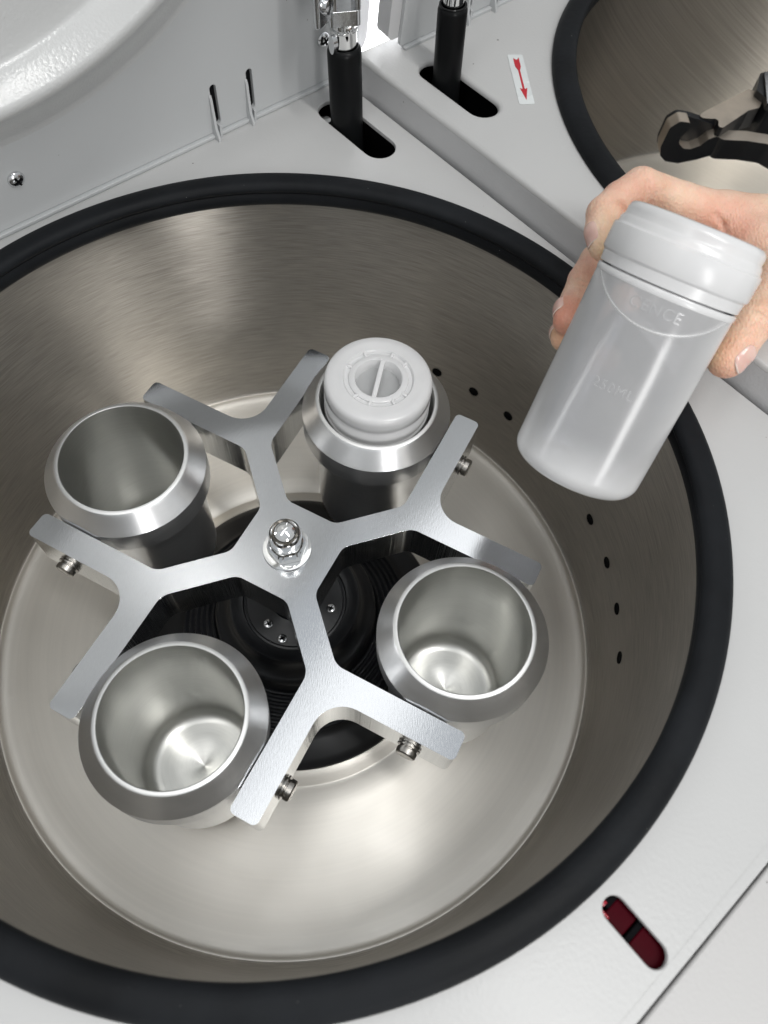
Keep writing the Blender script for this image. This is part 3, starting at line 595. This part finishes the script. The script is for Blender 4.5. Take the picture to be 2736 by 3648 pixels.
# ---- buckets
blabels = ['aluminium bucket at upper right of the rotor with a capped white bottle inside',
           'empty aluminium bucket at lower right of the rotor, below the held bottle',
           'empty aluminium bucket at lower left of the rotor, nearest the viewer',
           'empty aluminium bucket at upper left of the rotor, its bottom hidden from view']
def bucket(k):
    a = TH - k * PI / 2; cx, cy = 0.1040 * math.cos(a), 0.1040 * math.sin(a)
    b = thing('bucket', blabels[k], 'bucket', (cx, cy, -0.1120), a, 'swing buckets of the rotor')
    z = 0.1120
    outp = [(0.0360, z + 0.0128, 1), (0.0364, z + 0.0124, 1), (0.0442, z + 0.0026, 1), (0.0441, z - 0.0130, 1), (0.0436, z - 0.0142, 1), (0.0372, z - 0.0152, 1), (0.0366, z - 0.0170), (0.0362, z - 0.060), (0.0358, z - 0.093), (0.0340, z - 0.1015), (0.028, z - 0.1055), (0, z - 0.1060)]
    # put more rings on the cone so that the flats cut it cleanly
    ref = []
    for i in range(len(outp) - 1):
        p0, p1 = outp[i], outp[i + 1]; ref.append(p0)
        if len(p0) > 2 and len(p1) > 2 and abs(p0[0] - p1[0]) > 0.004:
            for t in range(1, 10): ref.append((p0[0] + (p1[0] - p0[0]) * t / 10, p0[1] + (p1[1] - p0[1]) * t / 10, 1))
    ref.append(outp[-1])
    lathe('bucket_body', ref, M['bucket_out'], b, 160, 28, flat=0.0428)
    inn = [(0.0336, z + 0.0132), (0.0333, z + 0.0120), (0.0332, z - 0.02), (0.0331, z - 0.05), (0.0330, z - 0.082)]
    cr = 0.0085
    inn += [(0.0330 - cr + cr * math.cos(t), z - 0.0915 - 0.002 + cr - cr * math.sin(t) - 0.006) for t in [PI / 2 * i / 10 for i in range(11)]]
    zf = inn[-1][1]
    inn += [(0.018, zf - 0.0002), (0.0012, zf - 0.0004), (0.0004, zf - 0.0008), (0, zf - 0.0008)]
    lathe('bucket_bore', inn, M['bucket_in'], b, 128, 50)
    lathe('bucket_lip', [(0.0336, z + 0.0130), (0.0339, z + 0.0134), (0.0353, z + 0.0134), (0.0360, z + 0.0129)], M['lip'], b, 128, 50)
    return b, (cx, cy), a
BK = [bucket(k) for k in range(4)]
for k in range(4):
    b = BK[k][0]; t = (0, -2.0, -2.5, 0)[k]     # they hang a degree or two off plumb
    if t:
        b.rotation_mode = 'XYZ'
        # turn about the trunnion axis (local y) at z=0
        mm = Matrix.Translation((BK[k][1][0], BK[k][1][1], 0)) @ Matrix.Rotation(BK[k][2], 4, 'Z') @ Matrix.Rotation(R(t), 4, 'Y') @ Matrix.Translation((0, 0, -0.1120))
        b.matrix_world = mm

# ---- bottle standing in the first bucket
def cap_parts(root, M4, z0, style):
    """M4 places the cap; z0 = height of its skirt above the bottle base"""
    pass
(bx, by) = BK[0][1]
bt = thing('bottle', 'white translucent bottle standing in the upper right bucket, its round cap showing', 'bottle', (bx, by, -0.0950), TH - R(8))
zc = 0.1270                       # local top of cap -> world .032
lathe('bottle_body', [(0, 0.0), (0.026, 0.0), (0.0298, 0.003), (0.0308, 0.008), (0.0308, zc - 0.030), (0.0300, zc - 0.028)], M['bottle'], bt, 96, 40)
cp = lathe('cap', [(0.0306, zc - 0.0285), (0.0310, zc - 0.0280), (0.0310, zc - 0.0240), (0.0302, zc - 0.0232), (0.0302, zc - 0.0190), (0.0309, zc - 0.0182), (0.0309, zc - 0.0140), (0.0303, zc - 0.0132), (0.0303, zc - 0.0105), (0.0308, zc - 0.0098),
                   (0.0309, zc - 0.0042), (0.0308, zc - 0.0028), (0.0301, zc - 0.0012), (0.0288, zc - 0.0003), (0.0250, zc), (0.0202, zc), (0.0196, zc - 0.0006), (0.0192, zc - 0.0016), (0.0170, zc - 0.0016), (0.0168, zc - 0.0006), (0.0162, zc - 0.0002), (0.0136, zc - 0.0002), (0.0131, zc - 0.0008), (0.0128, zc - 0.0060), (0.0126, zc - 0.0075)], M['cap'], bt, 128, 40)
lathe('cap_recess', [(0.0127, zc - 0.0075), (0.006, zc - 0.0078), (0, zc - 0.0078)], M['cap_flat'], bt, 64, 40)
box('cap_handle', (-0.0014, -0.0134, zc - 0.0046), (0.0014, 0.0134, zc - 0.0004), M['cap'], bt, 0.0006, Matrix.Rotation(R(-66), 4, 'Z'))
for a in (-160, -118, -92, -20, 10, 60, 100, 170):
    box('cap_rib', (0.0166, -0.0008, zc - 0.0017), (0.0198, 0.0008, zc + 0.0001), M['cap'], bt, 0.0003, Matrix.Rotation(R(a), 4, 'Z'))

# ================================================================== HELD BOTTLE
Bp = Vector((0.13766321, 0.02893815, 0.06149215)); Bd = Vector((0.2476432, 0.5632251, 0.7883212)); Be = Vector((-0.32215755, -0.71949673, 0.61525521))
Bg = Bd.cross(Be)
BM = Matrix((Be, Bg, Bd)).transposed().to_4x4(); BM.translation = Bp
hb = thing('bottle', 'white translucent 250 ml bottle, partly filled, held tilted by the hand', 'bottle'); hb.matrix_world = BM
body = [(0, 0.0022), (0.018, 0.0020), (0.0215, 0.0008), (0.0240, 0.0)] + [(0.0235 + 0.0075 * math.sin(t), 0.0085 - 0.0085 * math.cos(t)) for t in [PI / 2 * i / 10 for i in range(1, 11)]]
body += [(0.0310, 0.03), (0.0310, 0.06), (0.0310, 0.0900), (0.0306, 0.0915), (0.0296, 0.0922)]
lathe('bottle_body', body, M['bottle'], hb, 128, 40)
lathe('collar_ring', [(0.0298, 0.0900), (0.0311, 0.0901), (0.0313, 0.0908), (0.0313, 0.0922), (0.0310, 0.0929), (0.0298, 0.0931)], M['cap'], hb, 128, 50)
lathe('cap', [(0.0300, 0.0938), (0.0312, 0.0938), (0.0314, 0.0960), (0.0316, 0.0982), (0.0322, 0.0988), (0.0326, 0.0996), (0.0326, 0.1090), (0.0324, 0.1098), (0.0316, 0.1103), (0.0312, 0.1110), (0.0311, 0.1124), (0.0303, 0.1136), (0.0300, 0.1142),
              (0.0300, 0.1165), (0.0296, 0.1180), (0.0286, 0.1192), (0.0270, 0.1197), (0.0256, 0.1199), (0.0240, 0.1193), (0.0215, 0.1190), (0.0150, 0.1188), (0, 0.1188)], M['cap'], hb, 128, 35)
lathe('neck', [(0.0262, 0.0920), (0.0262, 0.1000), (0.0268, 0.1004), (0.0268, 0.1016), (0.0262, 0.1020), (0.0262, 0.1045), (0.0268, 0.1049), (0.0268, 0.1061), (0.0262, 0.1065), (0.0262, 0.1090)], M['cap'], hb, 96, 40)
# liquid: cylinder cut by the level plane z = 0.141
def liquid():
    rI = 0.0298; seg = 96; vs = []; fs = []; zl = 0.1408; inv = BM.inverted()
    def srf(x, y):  # height along axis where world z = zl
        base = Bp + Be * x + Bg * y; return (zl - base.z) / Bd.z
    ringA = []
    prof = [(0.0225, 0.0030)] + [(0.0225 + 0.0073 * math.sin(t), 0.0095 - 0.0065 * math.cos(t)) for t in [PI / 2 * i / 6 for i in range(1, 7)]]
    for r_, z in prof: ringA.append([(r_ * math.cos(2 * PI * k / seg), r_ * math.sin(2 * PI * k / seg), z) for k in range(seg)])
    top = []
    for k in range(seg):
        x, y = rI * math.cos(2 * PI * k / seg), rI * math.sin(2 * PI * k / seg); top.append((x, y, min(0.0925, srf(x, y))))
    ringA.append(top)
    for r_ in ringA: vs += r_
    for i in range(len(ringA) - 1):
        for k in range(seg): a, b = i * seg + k, i * seg + (k + 1) % seg; fs.append([a, b, b + seg, a + seg])
    fs.append(list(range(seg))[::-1]); fs.append([(len(ringA) - 1) * seg + k for k in range(seg)])
    lq = mesh_obj('liquid', vs, fs, M['liquid'], hb, True, 40)
    # meniscus bead, slightly proud of the liquid's edge, only where the level is below the shoulder
    P = []
    for k in range(0, 361, 3):
        x, y = 0.0303 * math.cos(R(k)), 0.0303 * math.sin(R(k)); s_ = srf(x, y)
        if s_ < 0.0915: P.append((k, Vector((x, y, s_))))
    P = [p for p in P if p[0] > 180] + [p for p in P if p[0] <= 180]
    P = sorted(P, key=lambda p: (p[0] + 180) % 360)
    tube_along('meniscus', [p[1] for p in P], [0.00085] * len(P), M['meniscus'], lq, 8)
liquid()
# embossed lettering wrapped round the body
def emboss(txt, s, phi, size, name):
    cu = bpy.data.curves.new(name, 'FONT'); cu.body = txt; cu.size = size; cu.align_x = 'CENTER'; cu.align_y = 'CENTER'; cu.extrude = 0.00007; cu.offset = 0.0; cu.bevel_depth = 0.00005; cu.resolution_u = 4; cu.space_character = 1.12
    o = bpy.data.objects.new(name, cu); COL.objects.link(o); dg = bpy.context.evaluated_depsgraph_get(); me = bpy.data.meshes.new_from_object(o.evaluated_get(dg)); bpy.data.objects.remove(o)
    for v in me.vertices:
        a = phi + v.co.x / 0.031; r_ = 0.0310 + v.co.z + 0.00004; v.co = (r_ * math.cos(a), r_ * math.sin(a), s + v.co.y)
    me.materials.clear(); me.materials.append(M['bottle']); ob = link(bpy.data.objects.new(name, me), hb); return ob
emboss('250ML', 0.0497, R(-1), 0.0062, 'embossed_lettering')
emboss('CENCE', 0.0850, R(0), 0.0066, 'embossed_lettering')

# ================================================================== HAND
CM = cam.matrix_world.copy(); FP = 2668.235
def at(u, w, dep):
    """point of the hand given in the working sketch's units (1659 px wide), depth in metres"""
    k = 2736 / 1659
    return np.array(CM @ Vector(((u * k - 1368) / FP * dep, -(w * k - 1824) / FP * dep, -dep)))
mm_ = 0.001
chains = {
    'index': [(at(1560, 470, .382), 11.5), (at(1470, 436, .372), 9.4), (at(1383, 404, .361), 9.0), (at(1338, 430, .356), 8.1), (at(1305, 462, .352), 8.2), (at(1300, 500, .3475), 7.9), (at(1305, 532, .3440), 7.0)],
    'middle': [(at(1560, 560, .398), 11.0), (at(1420, 555, .397), 9.5), (at(1290, 565, .388), 9.0), (at(1262, 607, .378), 8.2), (at(1248, 645, .368), 8.0), (at(1232, 672, .359), 7.6), (at(1226, 694, .3535), 6.8)],
    'ring': [(at(1550, 650, .410), 10.5), (at(1410, 640, .410), 9.2), (at(1310, 650, .404), 8.5), (at(1262, 680, .390), 7.6), (at(1232, 705, .374), 7.3), (at(1220, 722, .365), 6.9), (at(1218, 731, .361), 6.3)],
    'pinky': [(at(1560, 730, .415), 9.5), (at(1450, 735, .418), 8.2), (at(1370, 745, .414), 7.4), (at(1330, 762, .404), 6.6), (at(1305, 778, .392), 6.3), (at(1296, 790, .386), 5.8)],
    'thumb': [(at(1790, 690, .375), 15.5), (at(1700, 600, .356), 13.5), (at(1655, 655, .349), 10.8), (at(1618, 705, .343), 9.6), (at(1587, 750, .3405), 9.5), (at(1570, 775, .3400), 8.8)],
}
palm = [[(at(1560, 475, .384), 13), (at(1660, 492, .384), 15.5), (at(1800, 545, .395), 20), (at(1960, 600, .40), 24)],
        [(at(1560, 560, .398), 12), (at(1720, 580, .400), 17), (at(1900, 640, .405), 22)],
        [(at(1550, 650, .410), 11.5), (at(1720, 670, .410), 16), (at(1900, 680, .405), 22)],
        [(at(1560, 730, .415), 10.5), (at(1740, 740, .412), 14), (at(1900, 700, .405), 20)],
        [(at(1560, 475, .380), 9), (at(1625, 530, .370), 9.5), (at(1700, 600, .358), 12)],            # web of the thumb
        [(at(1650, 540, .372), 11), (at(1720, 640, .372), 13), (at(1790, 700, .380), 15)],
        [(at(1960, 600, .40), 25), (at(2080, 650, .405), 25), (at(2300, 740, .42), 27), (at(2700, 900, .45), 33)]]
def sd_chain(P, ch):
    d = np.full(len(P), 1e3)
    for (a, ra), (b, rb) in zip(ch[:-1], ch[1:]):
        ba = b - a; t = np.clip(((P - a) @ ba) / (ba @ ba), 0, 1); q = P - a - t[:, None] * ba
        dd = np.sqrt((q * q).sum(1)) - (ra + (rb - ra) * t) * mm_; d = smin(d, dd, 0.0012)
    return d
def smin(a, b, k):
    h = np.clip(0.5 + 0.5 * (b - a) / k, 0, 1); return b * (1 - h) + a * h - k * h * (1 - h)
nB, nD = np.array(Bp), np.array(Bd)
def sd_bottle(P):
    q = P - nB; s_ = q @ nD; rr = np.sqrt(np.maximum((q * q).sum(1) - s_ * s_, 0)); 
    rad_ = np.where(s_ > 0.0935, 0.0327, 0.0311); return np.maximum(rr - rad_, np.maximum(s_ - 0.1198, -s_))
def seg_d(P, a, b):
    ba = b - a; t = np.clip(((P - a) @ ba) / (ba @ ba), 0, 1); q = P - a - t[:, None] * ba; return np.sqrt((q * q).sum(1))
def smooth_hand(P):
    pal = np.full(len(P), 1e3)
    for ch in palm: pal = smin(pal, sd_chain(P, ch), 0.010)
    d = pal
    for nm in ('index', 'middle', 'ring', 'pinky', 'thumb'): d = smin(d, sd_chain(P, chains[nm]), 0.003)
    return d
def hit(u, w):
    dep = np.arange(0.30, 0.43, 0.0004); P = np.array([at(u, w, x) for x in dep]); v = smooth_hand(P); k = np.argmax(v < 0) if (v < 0).any() else int(np.argmin(v)); return P[k]
cr2 = [((1399, 392), (1398, 426), 1.0), ((1326, 432), (1342, 440), 0.9), ((1342, 440), (1350, 456), 1.3), ((1630, 666), (1650, 672), 0.7), ((1650, 672), (1668, 690), 1.0), ((1640, 690), (1656, 706), 0.6), ((1655, 706), (1664, 730), 0.5),
       ((1242, 596), (1266, 606), 0.6), ((1248, 612), (1272, 620), 0.5), ((1545, 462), (1562, 484), 0.5), ((1562, 484), (1570, 505), 0.4), ((1255, 652), (1268, 660), 0.4), ((1600, 640), (1640, 610), 0.25), ((1625, 560), (1660, 530), 0.25)]
creases = [(hit(*a), hit(*b), w) for a, b, w in cr2]
def sdf(P):
    pal = np.full(len(P), 1e3)
    for ch in palm: pal = smin(pal, sd_chain(P, ch), 0.010)
    d = pal
    for nm in ('index', 'middle', 'ring', 'pinky', 'thumb'):
        c = sd_chain(P, chains[nm]); f = P @ np.zeros(3)
        d = smin(d, c, 0.0040 if nm != 'thumb' else 0.007)
    d = np.where(d < 0.006, d, d)
    for a, b, w in creases:
        d = d + 0.0009 * w * np.exp(-(seg_d(P, a, b) / (0.0011)) ** 2)
    bt_ = sd_bottle(P); d = np.maximum(d, -(bt_ - 0.0002))       # flesh flattens against the bottle
    return d
# fingers must not merge where they touch: evaluate them with a crisp union
def sdf_full(P):
    pal = np.full(len(P), 1e3)
    for ch in palm: pal = smin(pal, sd_chain(P, ch), 0.010)
    d = pal
    fd = []
    for nm in ('index', 'middle', 'ring', 'pinky'):
        fd.append(smin(pal + 0.0, sd_chain(P, chains[nm]), 0.004))
    f = fd[0]
    for g_ in fd[1:]: f = smin(f, g_, 0.0008)
    d = smin(f, sd_chain(P, chains['thumb']), 0.006)
    for a, b, w in creases: d = d + 0.0018 * w * np.exp(-(seg_d(P, a, b) / 0.0012) ** 2)
    return np.maximum(d, -(sd_bottle(P) - 0.0002))
def surface_nets(fn, lo, hi, h):
    n = np.ceil((hi - lo) / h).astype(int) + 1
    # coarse pass first, then the fine cells near the surface
    ax = [lo[i] + h * np.arange(n[i]) for i in range(3)]
    G = np.full(n, 1.0, np.float32); cs = 6
    cn = [np.arange(0, n[i], cs) for i in range(3)]
    cc = np.stack(np.meshgrid(*[ax[i][np.minimum(cn[i] + cs // 2, n[i] - 1)] for i in range(3)], indexing='ij'), -1).reshape(-1, 3)
    cv = fn(cc); keep = np.abs(cv) < h * cs * 1.3; ids = np.stack(np.meshgrid(*cn, indexing='ij'), -1).reshape(-1, 3)
    for i_, v_ in zip(ids[~keep], cv[~keep]):
        if v_ < 0: G[i_[0]:i_[0] + cs, i_[1]:i_[1] + cs, i_[2]:i_[2] + cs] = -1
    off = np.stack(np.meshgrid(*[np.arange(cs)] * 3, indexing='ij'), -1).reshape(-1, 3)
    idk = (ids[keep][:, None, :] + off[None]).reshape(-1, 3); ok = (idk < n).all(1); idk = idk[ok]
    out = np.empty(len(idk), np.float32)
    for s_ in range(0, len(idk), 400000):
        q = idk[s_:s_ + 400000]; out[s_:s_ + 400000] = fn(lo + q * h)
    G[idk[:, 0], idk[:, 1], idk[:, 2]] = out
    ins = G < 0; c = np.zeros(tuple(n - 1), np.int8)
    for i in (0, 1):
        for j in (0, 1):
            for k in (0, 1): c += ins[i:n[0] - 1 + i, j:n[1] - 1 + j, k:n[2] - 1 + k]
    cell = np.argwhere((c > 0) & (c < 8)); vid = -np.ones(tuple(n - 1), np.int32); vid[cell[:, 0], cell[:, 1], cell[:, 2]] = np.arange(len(cell))
    acc = np.zeros((len(cell), 3)); cnt = np.zeros(len(cell))
    corners = [(i, j, k) for i in (0, 1) for j in (0, 1) for k in (0, 1)]
    for a in corners:
        for ax_ in range(3):
            if a[ax_]: continue
            b = list(a); b[ax_] = 1
            va = G[cell[:, 0] + a[0], cell[:, 1] + a[1], cell[:, 2] + a[2]]; vb = G[cell[:, 0] + b[0], cell[:, 1] + b[1], cell[:, 2] + b[2]]
            m = (va < 0) != (vb < 0); t = np.where(m, va / np.where(va == vb, 1, va - vb), 0)
            pt = np.array(a)[None] + np.zeros((len(cell), 3)); pt[:, ax_] += t; acc[m] += pt[m]; cnt[m] += 1
    V = lo + (cell + acc / cnt[:, None]) * h
    F = []
    for ax_ in range(3):
        o1, o2 = [(1, 2), (2, 0), (0, 1)][ax_]
        sl = [slice(1, n[i] - 1) for i in range(3)]; sl[ax_] = slice(0, n[ax_] - 1); sl2 = list(sl); sl2[ax_] = slice(1, n[ax_])
        A, B_ = ins[tuple(sl)], ins[tuple(sl2)]; e = np.argwhere(A != B_); base = e.copy()
        for i in range(3):
            if i != ax_: base[:, i] += 1
        fl = A[e[:, 0], e[:, 1], e[:, 2]]
        def g_(d1, d2):
            q = base.copy(); q[:, o1] -= d1; q[:, o2] -= d2; return vid[q[:, 0], q[:, 1], q[:, 2]]
        Q = np.stack([g_(1, 1), g_(0, 1), g_(0, 0), g_(1, 0)], 1); Q[~fl] = Q[~fl][:, ::-1]; F.append(Q)
    F = np.concatenate(F); F = F[(F >= 0).all(1)]
    return V, F
allp = np.array([p for ch in list(chains.values()) + palm[:-1] for p, r_ in ch] + [palm[-1][3][0]])
lo, hi = allp.min(0) - 0.03, allp.max(0) + 0.03
V, F = surface_nets(sdf_full, lo, hi, 0.0011)
# pull the vertices right onto the surface
def grad(fn, P, e=2e-4):
    g = np.stack([fn(P + np.eye(3)[i] * e) - fn(P - np.eye(3)[i] * e) for i in range(3)], 1); return g / (np.linalg.norm(g, axis=1)[:, None] + 1e-9)
g_ = grad(sdf_full, V); V = V - g_ * np.clip(sdf_full(V), -5e-4, 5e-4)[:, None]
person = thing('person', 'bare right hand and wrist reaching in from the right, fingers curled round the tilted bottle', 'person', tuple(at(1900, 640, .405)))
po = np.array(person.location)
me = bpy.data.meshes.new('hand'); me.from_pydata((V - po).tolist(), [], F.tolist()); me.validate(); me.polygons.foreach_set('use_smooth', [True] * len(me.polygons))
me.materials.append(M['skin']); hand = link(bpy.data.objects.new('hand', me), person)
# skin tone: redder at the tips, pale yellow where the flesh presses on the bottle
tips = [(chains['index'][-1][0], .15, .013), (chains['index'][3][0], .45, .020), (chains['middle'][-1][0], .95, .016), (chains['middle'][3][0], .45, .016), (chains['ring'][-1][0], .15, .01), (chains['thumb'][-1][0], .80, .013), (at(1560, 500, .370), .55, .022), (at(1660, 720, .345), .35, .012)]
red_ = np.zeros(len(V)); 
for p, w, s_ in tips: red_ = np.maximum(red_, w * np.exp(-((V - p) ** 2).sum(1) / s_ ** 2))
bd_ = sd_bottle(V); yel = np.exp(-np.clip(bd_, 0, 1) / 0.0050) * 0.95
nearm = np.exp(-((V - chains['middle'][-1][0]) ** 2).sum(1) / 0.02 ** 2); yel *= (1 - 0.9 * nearm)
yel = np.maximum(yel, 0.8 * np.exp(-((V - chains['ring'][-1][0]) ** 2).sum(1) / 0.0075 ** 2))
ca = me.color_attributes.new('flush', 'FLOAT_COLOR', 'POINT'); arr = np.zeros((len(V), 4), np.float32); arr[:, 0] = np.clip(red_, 0, 1); arr[:, 1] = np.clip(yel, 0, 1); arr[:, 3] = 1
ca.data.foreach_set('color', arr.ravel())
# nails
def nail(ctr, axis, outw, wid, lng, edge=True):
    ax_ = np.array(axis); ax_ = ax_ / np.linalg.norm(ax_); o_ = np.array(outw); o_ = o_ - ax_ * (o_ @ ax_); o_ /= np.linalg.norm(o_); w_ = np.cross(ax_, o_)
    nu, nv = 15, 19; G = []
    for j in range(nv):
        for i in range(nu):
            u = -1 + 2 * i / (nu - 1); v = -1 + 2 * j / (nv - 1)
            uu = u * wid / 2 * math.sqrt(max(0.0, 1 - (abs(v) ** 5) * 0.55)); vv = v * lng / 2 * (1 - 0.16 * u * u)
            G.append(np.array(ctr) + w_ * uu + ax_ * vv + o_ * 0.012)
    P = np.array(G)
    for _ in range(60): P = P - o_ * np.clip(sdf_nc(P) - 0.00025, -0.002, 0.002)[:, None] * 0.8
    g2 = grad(sdf_nc, P); cv = []
    for j in range(nv):
        for i in range(nu):
            u = -1 + 2 * i / (nu - 1); v = -1 + 2 * j / (nv - 1); ed = max(abs(u) ** 4, max(0, -v) ** 5); cv.append(0.00035 * (1 - ed) - 0.0004 * ed)
    P = P + g2 * np.array(cv)[:, None]
    fs = [[j * nu + i, j * nu + i + 1, (j + 1) * nu + i + 1, (j + 1) * nu + i] for j in range(nv - 1) for i in range(nu - 1)]
    mi = [1 if f[0] // nu >= nv - 2 else 0 for f in fs]
    mb = bpy.data.meshes.new('fingernail'); mb.from_pydata((P - po).tolist(), [], fs); mb.polygons.foreach_set('use_smooth', [True] * len(fs)); mb.materials.append(M['nail']); mb.materials.append(M['nail_edge']); mb.polygons.foreach_set('material_index', mi)
    ob = link(bpy.data.objects.new('fingernail', mb), person); so = ob.modifiers.new('thick', 'SOLIDIFY'); so.thickness = 0.0004; so.offset = -1
    return ob
sdf_nc = sdf_full
cx_ = np.array(CM.to_3x3() @ Vector((1, 0, 0))); cy_ = np.array(CM.to_3x3() @ Vector((0, 1, 0))); cz_ = np.array(CM.to_3x3() @ Vector((0, 0, 1)))
ti = chains['index']; nail(at(1288, 519, .346), ti[-1][0] - ti[-3][0], -cx_ * 1.0 + cz_ * 0.75 + cy_ * .1, 0.0100, 0.0115)
tm = chains['middle']; nail(at(1212, 668, .357), tm[-1][0] - tm[-3][0], -cx_ * 1.0 + cz_ * 0.35 + cy_ * .1, 0.0098, 0.0110)
tr_ = chains['ring']; nail(at(1203, 718, .366), tr_[-1][0] - tr_[-3][0], -cx_ * 1.0 + cy_ * .45, 0.0090, 0.0100)
tt_ = chains['thumb']; nail(at(1588, 774, .338), tt_[-1][0] - tt_[-3][0], cx_ * 0.70 + cz_ * 0.75 - cy_ * .15, 0.0120, 0.0130)
tp = chains['pinky']; nail(at(1290, 785, .396), tp[-1][0] - tp[-3][0], -cx_ * 0.7 - cz_ * 0.6, 0.0080, 0.0085)

S.cycles.max_bounces = 10; S.cycles.transparent_max_bounces = 16; S.cycles.glossy_bounces = 6
S.cycles.use_denoising = True; S.cycles.sample_clamp_indirect = 6.0
